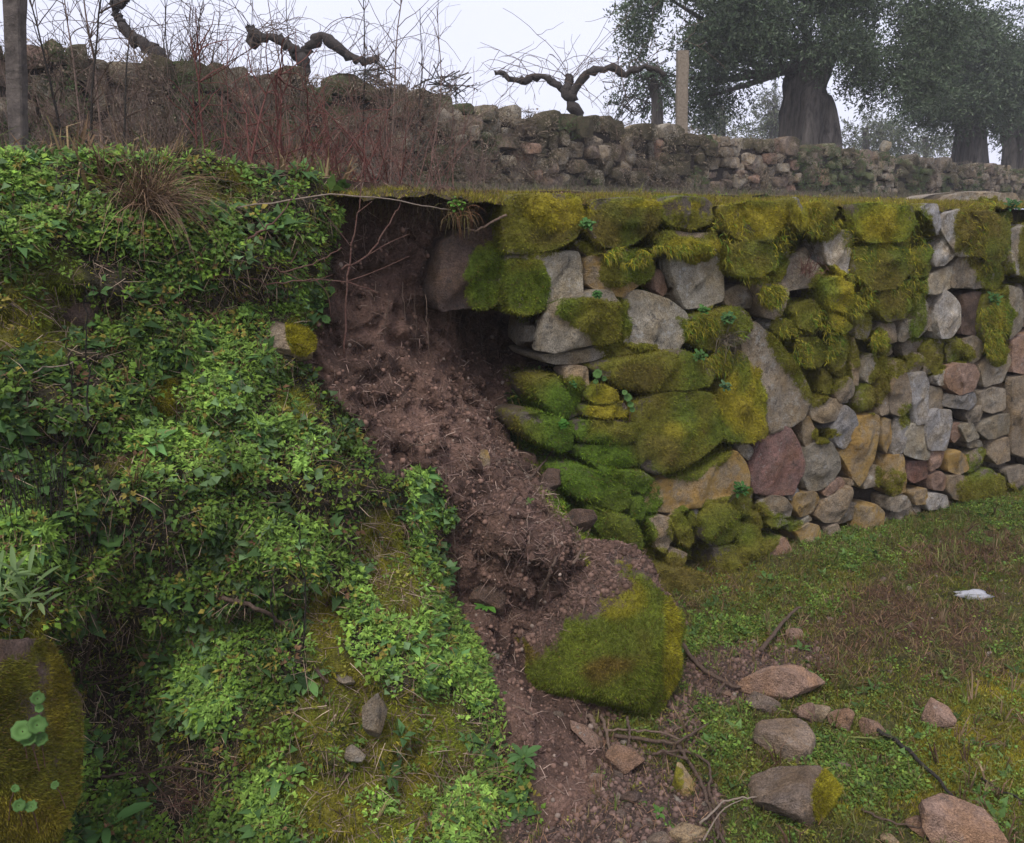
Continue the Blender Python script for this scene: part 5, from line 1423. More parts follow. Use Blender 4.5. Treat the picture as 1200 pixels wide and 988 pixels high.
# red twigs that cross the hole, traced
def stick(name, pts, d, r0, r1, mat, label, cat, group=None, side=None, sides=5):
    a = np.array(pts, float)
    if np.isscalar(d): d = np.full(len(a), d)
    P = onD(a[:, 0], a[:, 1], np.array(d, float)); n = max(8, 4 * len(a))
    Pp = smooth_path(P, n); Pp[1:-1] += 0.003 * rr.randn(n - 2, 3)
    V, F = tube(Pp, taper(n, r0, r1), sides)
    pl = Pile(); pl.add(V, F)
    for s in (side or []):
        s = np.array(s, float); Q = onD(s[:, 0], s[:, 1], np.full(len(s), float(np.mean(d)))); pl.add(*tube(smooth_path(Q, 8), taper(8, r1 * 1.1, r1 * .5), 4))
    o = pl.build(name, M[mat], None, Pp[0]); tag(o, label, cat, group); return o
stick('dry_cane', [(150,282),(205,258),(300,240),(380,229),(440,232),(500,241),(528,246)], [.12,.12,.14,.16,.16,.12,.06], .0035, .0022, 'pale_cane', 'long pale dry cane arching over the hole from the weeds to the turf', 'cane')
stick('bramble', [(404,420),(406,340),(412,290),(420,240),(426,190)], .12, .0042, .002, 'red_stem', 'red bramble stem rising upright across the left of the hole', 'bramble', None, [[(412,290),(395,268),(380,250)],[(418,250),(436,236)],[(406,330),(440,318),(480,300)]])
stick('bramble', [(400,316),(430,300),(452,268),(466,244),(474,228)], .10, .004, .002, 'red_stem', 'dark red bramble stem slanting up through the middle of the hole', 'bramble', None, [[(430,300),(455,285),(480,274)]])
stick('bramble', [(290,300),(330,318),(372,306),(400,290)], .2, .0035, .002, 'red_stem', 'thin red bramble stem lying level at the left rim of the hole', 'bramble', None, [[(330,318),(360,330),(390,322)],[(340,310),(352,290)]])
stick('bramble', [(270,322),(320,332),(370,328),(420,334),(445,345)], .2, .003, .0016, 'red_stem', 'lowest red bramble stem trailing from the weeds into the hole', 'bramble', None, [[(370,328),(384,345),(388,372)]])
stick('bramble', [(288,282),(310,268),(330,250),(345,228)], .2, .0045, .002, 'red_stem', 'red-brown bramble stem arching up beneath the red branching shoot', 'bramble', None, [[(310,268),(300,252)]])
stick('weed_stalk', [(0,452),(40,436),(86,424)], .45, .003, .002, 'pale_cane', 'pale dry stalk lying on the weeds at the left edge', 'stalk')
for k, (pts, lab) in enumerate([([(102,500),(103,420),(100,360),(104,330)], 'thin dark upright stalk in front of the pennywort at left'), ([(90,520),(84,440),(78,400)], 'thin dark upright stalk left of the pennywort'), ([(355,760),(358,690),(352,650),(350,610)], 'thin dark upright stalk above the mossy ledge'), ([(322,740),(318,690),(322,660)], 'short dark upright stalk left of the mossy ledge'), ([(66,205),(76,232),(84,250)], 'short dark stick leaning in the weeds at upper left'), ([(95,260),(92,220),(98,190)], 'brown stalk standing in the weeds at upper left')]):
    dd = uvd(bank_hit(*pts[0]))[2] + .03
    stick('weed_stalk', pts, [dd + .05 * j for j in range(len(pts))], .0028, .0014, 'blackstick', lab, 'stalk')
# clumps of thin dark dead stalks hanging in the weeds at lower left
for k, (cx0, cy0, n, wpx, hpx, lab) in enumerate([(60, 600, 60, 46, 120, 'thin clump of dark dead stalks in the weeds at left, upper one'), (120, 680, 70, 50, 120, 'dense clump of dark dead stalks over the shadowed hollow at lower left'), (170, 640, 40, 40, 90, 'sparse clump of dark dead stalks right of the dense clump')]):
    P0 = bank_hit(cx0, cy0 + hpx * .4); pl = Pile()
    for j in range(n):
        x0 = cx0 + rr.randn() * wpx * .5; y0 = cy0 + hpx * rr.uniform(0, .6)
        B = bank_hit(x0, y0); dn = np.array([rr.randn() * .10, rr.randn() * .10, 1.0]) + WN * rr.uniform(0, .25)
        pl.add(*tube(wander(B, dn, hpx / 1000 * 2.2 * rr.uniform(.5, 1.2), 6, .07, rr), taper(7, .0016, .0008), 3, False))
    o = pl.build('dead_stalk_clump', M['blackstick'], None, P0); tag(o, lab, 'dead plant', 'clumps of dead stalks in the weeds')

# dead grass tufts
def tuft(px_, py_, n, L, cols, lean, label, hang_=.9, d=None):
    B = bank_hit(px_, py_) if d is None else d
    Vs = Pile()
    for k in range(n):
        dr = np.array([rr.randn() * .45 + lean[0], rr.randn() * .35 + lean[1], 1.0]) + WN * rr.uniform(0, .5)
        P = wander(B + rr.randn(3) * [.03, .03, .015], dr, L * rr.uniform(.4, 1.15), 6, .06, rr, grav=hang_ * rr.uniform(.15, .8))
        s = norm(np.cross(P[1] - P[0], rr.randn(3))) * .0013
        n_ = len(P); V = np.stack([P - s * np.linspace(1, .3, n_)[:, None], P + s * np.linspace(1, .3, n_)[:, None]], 1).reshape(-1, 3)
        F = []
        for i in range(n_ - 1): F += [(2*i, 2*i+1, 2*i+3), (2*i, 2*i+3, 2*i+2)]
        Vs.add(V, np.array(F), np.array(cols[rr.randint(len(cols))]) * rr.uniform(.6, 1.35))
    o = Vs.build('dead_grass_tuft', M['straw'], None, B, smooth=False); return tag(o, label, 'grass tuft')
DRY = [(0.20, 0.125, 0.075), (0.13, 0.085, 0.055), (0.26, 0.18, 0.11), (0.09, 0.06, 0.045)]
tuft(172, 250, 620, .36, DRY, (.25, 0), 'shaggy tuft of dead brown grass hanging over the weeds at upper left', .55)
tuft(330, 214, 130, .52, [(0.34, 0.22, 0.14), (0.28, 0.15, 0.10), (0.22, 0.12, 0.09)], (0, 0), 'upright straw coloured tuft behind the red branching shoot', .05, terr_pt(330, 4.2))
tuft(905, 318, 120, .10, [(0.13, 0.06, 0.05), (0.10, 0.05, 0.04)], (0, 0), 'small reddish dry tuft hanging in a gap near the top of the wall', .6, onD(945, 318, .07))
tuft(850, 400, 160, .16, [(0.10, 0.085, 0.06), (0.14, 0.11, 0.08), (0.07, 0.06, 0.045)], (0, 0), 'dry grey grass hanging beneath the green tuft on the wall', 1.1, onD(852, 398, .09))
tuft(560, 700, 120, .14, DRY, (0, 0), 'frayed pale straw at the foot of the green ledge', .3, bank_hit(556, 905))
tuft(530, 262, 160, .13, [(0.17, 0.085, 0.045), (0.13, 0.09, 0.05), (0.10, 0.09, 0.03)], (0, 0), 'rusty hanging moss and dead grass on the turf lip beside the leaning stone', 1.2, onD(538, 250, .05))
tuft(240, 950, 70, .25, [(0.10, 0.05, 0.04), (0.14, 0.075, 0.055)], (-.3, 0), 'fallen red-brown dead frond in the hollow at lower left', .35, bank_hit(232, 945))

# ------------------------------------------------------------------ roots and sticks
ORD = 'first second third fourth fifth sixth seventh eighth ninth'.split(); RX = [440,455,470,488,500,512,524,430,418,532,545,472,486,498,455,518,560,440]
for k, (x, y, L) in enumerate([(440,250,40),(455,258,34),(470,246,52),(488,252,30),(500,250,44),(512,258,60),(524,262,44),(430,262,50),(418,270,40),(532,300,90),(545,340,70),(472,330,90),(486,340,100),(498,345,80),(455,350,70),(518,345,60),(560,365,60),(440,330,80)]):
    dd = uvd(bank_hit(x, y))[2] + .04
    a = [(x, y), (x + rr.uniform(-6, 6), y + L * .5), (x + rr.uniform(-10, 10), y + L)]
    stick('hanging_root', a, [dd, dd + .03, dd + .03], .0022, .001, 'root' if k % 2 else 'twig', '%s thin root from the left hanging under the turf over the hollow' % ORD[sum(q < x for q in RX[:9])] if k < 9 else '%s fine root from the left dangling over bare soil beside the leaning stone' % ORD[sum(q < x for q in RX[9:])], 'root', 'roots hanging in the hollow' if k < 9 else 'roots dangling over the soil', None, 4)
def lie(name, pts, r0, r1, mat, label, cat, lift=.012, side=None, group=None):
    P = np.array([bank_hit(*p, lift=lift) for p in pts]); n = max(8, 5 * len(pts))
    Pp = smooth_path(P, n); Pp[1:-1] += 0.0025 * rr.randn(n - 2, 3)
    pl = Pile(); pl.add(*tube(Pp, taper(n, r0, r1), 6))
    for s in side or []:
        Q = np.array([bank_hit(*p, lift=lift * 1.5) for p in s]); pl.add(*tube(smooth_path(Q, 8), taper(8, r1 * 1.1, r1 * .6), 5))
    return tag(pl.build(name, M[mat], None, Pp[0]), label, cat, group)
lie('stick', [(598,590),(622,560),(648,528),(660,510)], .006, .003, 'twig', 'brown twig leaning from the soil to the mossy wall', 'stick', .05, [[(622,560),(600,538),(580,540)]])
lie('root', [(582,546),(590,538),(608,541)], .006, .004, 'root', 'forked pale root end sticking out at the top of the slip', 'root', .03)
lie('root', [(672,660),(684,640),(690,622),(694,600)], .006, .003, 'root', 'pale broken root standing above the boulder', 'root', .05, [[(684,640),(676,622)]])
lie('root', [(610,756),(628,712),(645,668),(655,650)], .009, .005, 'twig', 'dark root running up along the left side of the boulder', 'root', .03)
lie('root', [(522,548),(530,600),(534,650),(540,700),(545,735)], .004, .003, 'twig', 'long thin brown root trailing down the gully left of the slip', 'root', .03, [[(522,600),(528,560)]])
lie('root', [(600,826),(618,834),(632,846)], .005, .003, 'root', 'short pale curved root on bare soil left of the boulder foot', 'root', .02)
lie('root', [(705,838),(712,864),(716,892),(722,896)], .007, .004, 'root', 'curved orange-brown root over the long slab below the boulder', 'root', .03)
lie('stick', [(690,838),(696,850),(706,862)], .011, .009, 'root', 'stubby orange-brown piece of wood below the boulder', 'stick', .02)
lie('root', [(708,855),(740,856),(770,858),(800,866),(815,855),(810,846),(790,858)], .0045, .003, 'root', 'looping pale root right of the boulder foot', 'root', .03)
lie('root', [(720,862),(760,868),(790,872),(806,890),(822,918),(835,955),(850,990)], .0075, .005, 'twig', 'long brown root curving down to the bottom edge of the picture', 'root', .03, [[(790,872),(830,848)],[(806,890),(780,882)]])
lie('root', [(764,884),(800,880),(830,895),(832,930),(842,965),(838,990)], .0055, .004, 'twig', 'second long brown root beside the one curving to the bottom edge', 'root', .03)
lie('root', [(735,840),(737,860),(736,880)], .006, .004, 'twig', 'upright brown root against the front of the boulder', 'root', .05)
lie('stick', [(1012,846),(1060,876),(1096,910),(1122,942)], .008, .005, 'blackstick', 'long thin black stick lying across the grass at lower right', 'stick', .03)
lie('stick', [(892,762),(912,736),(930,716),(938,712)], .010, .006, 'twig', 'dry twig leaning out of the grass above the reddish slab', 'stick', .05)
lie('stick', [(800,755),(820,780),(850,800),(868,806)], .010, .007, 'twig', 'brown stick on the ground between boulder and reddish slab', 'stick', .03, [[(840,812),(850,800)]])
lie('stick', [(1150,912),(1170,925),(1198,938)], .004, .003, 'blackstick', 'short thin dark stick in yellow moss at the right edge', 'stick', .02)
lie('stick', [(1010,948),(1040,962),(1090,972)], .004, .003, 'twig', 'thin grey stick leading to the large pink stone', 'stick', .02)
lie('stalk', [(820,965),(850,940),(888,934)], .004, .0025, 'pale_cane', 'straw yellow bent stalk on the weeds beside the long brown root', 'stalk', .05, [[(824,985),(846,950),(872,936)]])
lie('stick', [(580,240),(560,252),(545,264),(536,268)], .007, .004, 'root', 'short grey stick stuck at the left edge of the top moss block', 'stick', .02) if False else stick('stick', [(594,252),(580,258),(560,270),(545,268)], [.1,.08,.06,.04], .006, .004, 'root', 'short grey stick against the left of the top mossy block', 'stick')
lie('stick', [(260,700),(300,712),(335,735),(384,800)], .008, .005, 'twig', 'brown stick lying down the weeds to the mossy ledge', 'stick', .05)
lie('stick', [(112,740),(96,800),(150,790)], .005, .003, 'twig', 'crooked dry twig in the hollow at lower left', 'stick', .04)
lie('stick', [(120,910),(170,905),(220,900),(250,908)], .005, .003, 'twig', 'level dry twig across the hollow at lower left', 'stick', .05, [[(170,905),(195,935),(205,960)]])
for k in range(12):
    x = rr.uniform(470, 690); y = 470 + (x - 470) * .75 + rr.uniform(-60, 80)
    if in_poly(np.array(x), np.array(y), SOIL):
        a = rr.uniform(0, 6.28); L = rr.uniform(14, 36)
        lie('broken_root', [(x, y), (x + L * .5 * math.cos(a) + rr.randn() * 2, y + L * .5 * math.sin(a)), (x + L * math.cos(a), y + L * math.sin(a))], .003, .0016, 'root' if k % 3 else 'twig', 'short broken root scattered on the slipped soil', 'root', .018, None, 'broken roots on the slipped soil')

# ------------------------------------------------------------------ larger leaf plants
def pennywort(px_, py_, leaves, label, d=None):
    """round dished leaves on short stalks; leaves: (dx, dy, radius) in picture units"""
    B = bank_hit(px_, py_) if d is None else onD(px_, py_, d)
    e = empty('pennywort', B, label, 'pennywort')
    k = np.linalg.norm(B - EYE) / 1000
    for dx, dy, r in leaves:
        c = bank_hit(px_ + dx, py_ + dy) if d is None else onD(px_ + dx, py_ + dy, d)
        c = c + norm(EYE - c) * .02
        n = norm(norm(EYE - c) * .8 + WN * .3 + np.array([0, 0, .45]) + rr.randn(3) * .22)
        a = norm(np.cross(n, [.2, .3, .9])); b = np.cross(n, a); r_ = r * k * .82
        V = [c - n * r_ * .38]; m = 16
        for ring, (q, z) in enumerate([(.45, -.16), (.82, .06), (1.0, -.05)]):
            for j in range(m):
                t = j * 6.283 / m; qq = q * (1 + (.07 * math.cos(j * 3.1416) if ring == 2 else 0) + .05 * rr.randn() * (ring == 2))
                V.append(c + (a * math.cos(t) + b * math.sin(t)) * r_ * qq + n * r_ * z)
        F = [(0, 1 + j, 1 + (j + 1) % m) for j in range(m)]
        for ring in range(2):
            o = 1 + ring * m
            for j in range(m): F += [(o + j, o + m + j, o + m + (j + 1) % m), (o + j, o + m + (j + 1) % m, o + (j + 1) % m)]
        col = np.array([0.075, 0.145, 0.04]) * rr.uniform(.7, 1.3)
        mesh('leaf', np.array(V), np.array(F), M['leaf'], e, attrs={'col': np.concatenate([[col * 1.5], np.tile(col * 1.0, (m, 1)), np.tile(col * 1.12, (m, 1)), np.tile(col * .75, (m, 1))])})  # light centre, darker rim: shading of the dimple painted into the leaf colour
        mesh('stalk', *tube(np.array([c - n * r_ * .2, c - n * .03 - [0, 0, .015], c - n * .05 - [0, 0, .05]]), .0012, 4, False), M['red_stem'], e)
pennywort(112, 438, [(0,0,13),(14,-14,8),(-8,20,9),(10,22,9),(24,6,7)], 'pennywort with one big round leaf in the weeds at left, the one further left')
pennywort(176, 438, [(-8,0,15),(16,8,9),(6,14,8),(20,-10,7),(-14,18,9),(10,-12,9),(26,0,6)], 'pennywort clump with many round leaves on the mossy round stone')
pennywort(130, 628, [(0,0,16),(22,8,6)], 'pennywort with a single large dark leaf low in the weeds at left')
pennywort(34, 852, [(10,-3,11),(-8,4,12),(0,14,9),(10,-34,8),(12,-22,5),(14,14,8)], 'cluster of round pennywort leaves on the near mossy rock', d=1.28)
pennywort(30, 940, [(-8,4,7),(6,5,7),(-12,-16,5),(34,-20,5)], 'small low pennywort leaves on the near mossy rock', d=1.28)
pennywort(378, 352, [(0,0,11),(-12,-8,8),(-8,-20,7),(4,22,7),(-22,-4,7),(10,-12,6)], 'pennywort with glossy leaves at the rim of the hole above the tan stone')
pennywort(342, 340, [(0,0,9),(-14,4,7),(10,8,7),(-6,-14,7),(-24,-6,7)], 'pennywort group left of the one at the hole rim')
pennywort(334, 464, [(0,0,8),(12,10,6),(-6,-14,6)], 'small pennywort above the orange-green mossy stone')
pennywort(94, 505, [(0,0,8),(14,8,7),(28,-4,8),(-12,10,7),(40,4,6),(20,20,6)], 'low pennywort patch below the leftmost big round leaf')
pennywort(700, 438, [(0,0,7),(8,6,4),(-2,9,4)], 'tiny pennywort beside the small tan cube stone in the wall', d=.10)
pennywort(736, 466, [(0,0,6),(3,8,5),(-4,-6,4),(5,14,4)], 'tiny pennywort in the joint between mossy stones of the wall', d=.12)
pennywort(588, 933, [(0,0,7)], 'single pale round leaf at the foot of the green ledge')

def rosette(px_, py_, n, L, W, label, cols, d=None, cat='weed', name='leafy_weed', up=.5, lobes=1):
    B = (bank_hit(px_, py_) if d is None else onD(px_, py_, d))
    if d is not None and d < 1: n = int(n * 2.2); L *= .62; W *= .8; cols = [tuple(.8 * np.array(c)) for c in cols]
    e = empty(name, B, label, cat)
    ax = norm(norm(EYE - B) * .5 + np.array([0, 0, .8])); a = norm(np.cross(ax, [1, .2, 0])); b = np.cross(ax, a)
    for k in range(n):
        t = k * 2.4 + rr.rand() * .5; el = rr.uniform(.15, up)
        dv = norm((a * math.cos(t) + b * math.sin(t)) * math.cos(el) + ax * math.sin(el)); l = L * rr.uniform(.6, 1.15); w_ = W * l / L
        s = norm(np.cross(dv, ax)); u_ = np.cross(s, dv); V = []; F = []
        for i, q in enumerate([0, .2, .45, .7, .9, 1.0]):
            c = B + ax * .01 + (0 if d is None else 1) * .5 * L * np.array([math.sin(k * 7.1), 0, math.cos(k * 5.3)]) + dv * l * q + u_ * l * (.12 * math.sin(q * 2.4) - .18 * q * q); wd = w_ * [.18, .5, .95, 1, .55, .06][i]
            V += [c - s * wd + u_ * wd * .35, c, c + s * wd + u_ * wd * .35]
        for i in range(5):
            o = 3 * i; F += [(o, o+1, o+4), (o, o+4, o+3), (o+1, o+2, o+5), (o+1, o+5, o+4)]
        col = np.array(cols[rr.randint(len(cols))]) * rr.uniform(.8, 1.25)
        mesh('leaf', np.array(V), np.array(F), M['leaf'], e, attrs={'col': np.tile(col, (len(V), 1))})
GA = [(0.12, 0.18, 0.07), (0.15, 0.20, 0.08), (0.09, 0.14, 0.05)]
rosette(22, 700, 30, .085, .0055, 'pale green rosette of long narrow leaves above the near mossy rock', GA, 1.03, up=1.1)
rosette(125, 972, 7, .13, .016, 'weed with long strap leaves at the bottom edge beside the near mossy rock', [(0.08, 0.17, 0.05)])
rosette(150, 880, 4, .07, .010, 'small weed with two long leaves in the hollow at lower left', [(0.09, 0.18, 0.045)])
rosette(330, 912, 8, .085, .014, 'leafy rosette among the weeds at bottom left of the mossy ledge', [(0.085, 0.16, 0.05)])
rosette(362, 800, 6, .07, .012, 'leafy rosette on the left edge of the mossy ledge', [(0.09, 0.17, 0.05)])
rosette(500, 576, 12, .05, .014, 'bluish green leafy weed at the top of the ferny hollow', [(0.06, 0.13, 0.045), (0.07, 0.15, 0.05)])
rosette(510, 610, 12, .05, .012, 'dark green leafy weed lower in the ferny hollow', [(0.04, 0.095, 0.035)])
rosette(522, 640, 10, .045, .011, 'lowest dark green weed in the ferny hollow', [(0.04, 0.095, 0.035)])
rosette(570, 712, 11, .055, .012, 'bright green weed growing in the gully under the flat rock face', [(0.085, 0.20, 0.03), (0.07, 0.17, 0.03)])
rosette(612, 890, 12, .07, .011, 'green weed standing on bare soil beside the mossy ledge', [(0.065, 0.13, 0.04)])
rosette(772, 955, 6, .03, .007, 'tiny green seedling on the bare soil near the bottom edge', [(0.07, 0.15, 0.03)])
rosette(620, 590, 5, .025, .006, 'tiny seedling on top of the slipped soil', [(0.09, 0.14, 0.04)])
rosette(688, 266, 16, .045, .009, 'bright green weed in the joint between the two top mossy blocks', [(0.08, 0.19, 0.05), (0.07, 0.15, 0.04)], .10)
rosette(536, 244, 14, .05, .009, 'bright green weed on the turf lip at the right side of the hole', [(0.10, 0.22, 0.03), (0.08, 0.18, 0.03)], .06)
rosette(700, 348, 16, .032, .008, 'small green weed on top of the mossy block in the wall', [(0.06, 0.15, 0.04)], .10)
rosette(852, 376, 20, .055, .009, 'grey-green leafy tuft growing from the wall under the dark lichened block', [(0.06, 0.14, 0.05), (0.08, 0.16, 0.05)], .10)
rosette(824, 366, 12, .04, .009, 'small green weed left of the grey-green leafy tuft on the wall', [(0.07, 0.17, 0.04)], .10)
rosette(820, 420, 14, .05, .008, 'pale green weed at the upper edge of the big mossy stone', [(0.07, 0.15, 0.04)], .12)
rosette(850, 455, 12, .045, .008, 'silvery green weed left of the triangular mossy stone', [(0.08, 0.15, 0.07)], .12)
rosette(868, 576, 14, .06, .010, 'dark green weed growing under the orange stone', [(0.045, 0.12, 0.03)], .12)
rosette(1186, 243, 12, .07, .012, 'dark green leafy tuft on top of the wall at the right edge', [(0.045, 0.11, 0.035)], .05)
rosette(1165, 352, 10, .07, .010, 'green tuft hanging from the wall near the right edge', [(0.06, 0.14, 0.04)], .07)
rosette(660, 500, 16, .035, .009, 'bright green weed on the dark mossy stone by the broken edge', [(0.06, 0.16, 0.025)], .12)
rosette(672, 452, 8, .03, .008, 'small weed at the left rim of the mossy stones by the hole', [(0.06, 0.14, 0.04)], .06)

# small piece of white litter lying on the grass
Pw = bank_hit(1137, 701)
V, F = ICO[3]; V = V * (1 + .8 * fbm(V, 1.8, 3, 111) + .25 * np.abs(fbm(V, 5, 2, 112)))[:, None]
V = Pw + [0, 0, .02] + V * [.085, .026, .022]
mw = NT('white_plastic'); M['plastic'] = mw.done((0.33, 0.335, 0.36), .6, .2)
tag(mesh('plastic_litter', V, F, M['plastic'], None, Pw), 'crumpled white plastic scrap lying on brown grass at right', 'litter')
# pale square stone standing on the second wall
Pq = onY(1038, 172, np.array(19.6)); Pq[2] -= .02
V, F = rock_shape(Pq, np.array([.13, .12, .16]), np.eye(3), 5, 2, 12, .05)
tag(mesh('coping_stone', V, F, M['pale'], None, [Pq[0], Pq[1], V[:, 2].min()], {'moss': np.zeros(len(V)), 'mcol': np.zeros((len(V), 3))}), 'single pale square stone standing up on the second wall below the olive trees', 'stone')

# posts
def post(px0, py0, px1, py1, Y, w0, w1, mat, name, label, cat, extra=0.25):
    A, B = onY(px0, py0, np.array(Y)), onY(px1, py1, np.array(Y)); A = A - [0, 0, extra]
    n = 14; P = np.linspace(0, 1, n)[:, None] * (B - A) + A; V = []; F = []
    sq = np.array([(-1, -.8), (-.8, -1), (.8, -1), (1, -.8), (1, .8), (.8, 1), (-.8, 1), (-1, .8)])
    for i in range(n):
        h = (w0 + (w1 - w0) * i / (n - 1)) / 2
        V.append(P[i] + np.stack([sq[:, 0] * h, sq[:, 1] * h, 0 * sq[:, 0]], 1))
    V = np.concatenate(V); V = V + .010 * np.stack([fbm(V, 7, 2, 121), fbm(V, 7, 2, 122), 0 * V[:, 0]], 1)
    for i in range(n - 1):
        for j in range(8):
            a, b = i * 8 + j, i * 8 + (j + 1) % 8; F += [(a, b, b + 8), (a, b + 8, a + 8)]
    e = (n - 1) * 8; F += [(e, e + j, e + j + 1) for j in range(1, 7)]
    return tag(mesh(name, V, np.array(F), M[mat], None, A, smooth=False), label, cat)
post(17, 176, 16, -40, 5.0, .062, .098, 'postgrey', 'granite_post', 'tall grey granite vineyard post at the left edge of the picture', 'post')
post(799, 150, 800, 60, 15.7, .19, .19, 'postwood', 'wooden_post', 'pale wooden post standing above the wall left of the big olive tree', 'post')

# ------------------------------------------------------------------ olive trees
def olive(trunk, Y, lobes, rtop, label, n_leaf, seed, leaf_len=.085, flare=1.8, depth_k=.8, limbs=True, cat='olive tree', name='olive_tree', cols=((0.075, 0.11, 0.058), (0.115, 0.145, 0.09), (0.055, 0.082, 0.042))):
    rng = np.random.RandomState(seed); k = Y / 1000
    tp = np.array(trunk, float); P = onY(tp[:, 0], tp[:, 1], np.full(len(tp), Y)); P[0, 2] -= (.9 if name == 'olive_tree' else .3)
    e = empty(name, P[0], label, cat, 'olive trees beyond the second wall' if name == 'olive_tree' else None)
    n = 26; Pp = smooth_path(P, n); t = np.linspace(0, 1, n)
    rad = rtop * (1 + (flare - 1) * (1 - np.clip(t * 1.0, 0, 1)) ** 3.0)
    V, F = tube(Pp, rad, 40, True)
    ang = np.tile(np.arange(40) * 2 * math.pi / 40, n); hh = np.repeat(t, 40)
    ctr = np.repeat(Pp, 40, 0); dv = V - ctr
    flute = .24 * np.sin(ang * 5 + 4 * fbm(np.stack([np.cos(ang), np.sin(ang), hh * 1.5], 1), 1.2, 2, seed)) * (1.2 - .3 * hh) + .17 * fbm(np.stack([np.cos(ang) * 3.2, np.sin(ang) * 3.2, hh * 1.6], 1), 1.7, 3, seed + 1)
    V = ctr + dv * (1 + flute)[:, None]
    mesh('trunk', V, F, M['olive_bark'], e)
    L = []
    for (lx, ly, rx, ry, dz, w_) in lobes:
        c = onY(lx, ly, np.array(Y + dz)); L.append((c, np.array([rx * k, (rx + ry) * .5 * k * depth_k, ry * k]), w_))
    if limbs:
        for c, r, w_ in L[:9]:
            st = Pp[rng.randint(n - 8, n)]; mid = (st + c) / 2 + [0, 0, -.15 * rtop] + rng.randn(3) * .2 * rtop
            mesh('limb', *tube(smooth_path(np.array([st, mid, c + [0, 0, r[2] * .4]]), 12), taper(12, rtop * .34, rtop * .05), 7), M['olive_bark'], e)
    W_ = np.array([l[2] * l[1][0] * l[1][2] for l in L]); W_ = W_ / W_.sum(); pv = []
    ntw = n_leaf // 16
    which = rng.choice(len(L), ntw, p=W_)
    C0 = np.array([l[0] for l in L])[which]; RR_ = np.array([l[1] for l in L])[which]
    q = norm(rng.randn(ntw, 3)); rad = rng.rand(ntw) ** .45
    S = C0 + q * RR_ * rad[:, None] * (1 + .22 * fbm(q * 2 + C0, 1.2, 2, seed))[:, None]
    keepn = fbm(S, .9 / max(rtop, .3) * .5, 3, seed + 5) > -.07
    S = S[keepn]; q = q[keepn]; ntw = len(S)
    dr = norm(q * [1, 1, .6] + rng.randn(ntw, 3) * .6 + [0, 0, -.15])
    li = np.linspace(0, 1, 16)
    tl = leaf_len * 4.5
    base = S[:, None] + dr[:, None] * (li * tl)[None, :, None] + [0, 0, -1] * (li ** 2 * tl * .35)[None, :, None]
    base = base.reshape(-1, 3); m = len(base)
    d = norm(np.repeat(dr, 16, 0) * .6 + rng.randn(m, 3) * .8); s = norm(np.cross(d, rng.randn(m, 3)))
    ll = leaf_len * rng.uniform(.6, 1.2, (m, 1)); ww = ll * .17
    V = np.stack([base, base + d * ll * .5 + s * ww, base + d * ll, base + d * ll * .5 - s * ww], 1).reshape(-1, 3)
    F = (np.array([[0, 1, 2], [0, 2, 3]])[None] + 4 * np.arange(m)[:, None, None]).reshape(-1, 3)
    cl = np.array(cols)[rng.randint(0, len(cols), m)] * rng.uniform(.7, 1.3, (m, 1)) * (1 + .3 * fbm(base, .8, 2, seed + 7))[:, None]
    cr = mesh('crown', V, F, M['leaf'], e, attrs={'col': np.repeat(cl, 4, 0)}, smooth=False)
    tw = Pile()
    for j in range(min(260, ntw)):
        tw.add(*tube(np.stack([S[j] - dr[j] * .3 + rng.randn(3) * .05, S[j], S[j] + dr[j] * tl * .8 - [0, 0, tl * .2]]), taper(3, .012, .004), 3, False))
    tag(tw.build('twigs', M['olive_bark'], e), kind='stuff')
olive([(947,172),(944,140),(942,110),(950,80),(956,55)], 20.0,
      [(800,50,62,58,0,1),(770,8,36,36,-.5,1),(850,95,36,34,.6,1),(775,100,30,26,.3,.7),(822,122,28,14,0,.6),(860,30,70,44,-.8,1),(940,10,90,48,0,1.1),(985,52,40,20,-1,1),(876,36,46,26,-.6,1),(1020,45,62,48,.3,1),(1050,85,48,34,0,1),(1032,84,36,18,-.4,.8),(1085,30,46,50,.5,.9),(900,-50,150,60,0,1),(1050,-40,90,50,.5,.8),(1085,100,26,26,.5,.8),(1000,70,26,18,.8,.6)],
      .38, 'big old olive tree with a gnarled fluted trunk and dark crown', 190000, 201, leaf_len=.10, flare=2.0)
olive([(1136,190),(1136,160),(1132,130),(1128,105)], 26.0,
      [(1130,60,56,44,0,1),(1100,95,42,34,.5,1),(1160,100,46,36,-.6,1),(1130,120,50,22,-.5,1),(1090,130,30,16,.4,.9),(1145,25,40,34,.6,.9),(1178,60,30,40,0,.9),(1110,40,40,34,.8,.8)],
      .30, 'second olive tree right of the big one, darker and further back', 90000, 202, leaf_len=.12, flare=1.9)
olive([(1190,205),(1190,175),(1186,150),(1192,125)], 28.5,
      [(1200,100,46,40,0,1),(1178,120,28,26,.5,1),(1230,80,60,60,0,1),(1215,140,50,24,0,1),(1250,120,50,50,.5,1)],
      .30, 'third olive tree cut off by the right edge of the picture', 60000, 203, leaf_len=.13, flare=1.7)
PALE = ((0.12, 0.14, 0.085), (0.09, 0.115, 0.065), (0.15, 0.165, 0.10))  # lighter than the nearer olives: distance haze put into the leaf colour
olive([(1015,190),(1015,165),(1013,150)], 38.0, [(1012,150,34,20,0,1),(1035,160,26,18,1,1),(990,160,20,18,0,.8),(1060,165,20,20,1,.8)], .11, 'pale distant tree seen under the crown right of the thick olive trunk', 9000, 204, .16, 1.4, limbs=False, cat='distant tree', name='distant_tree', cols=PALE)
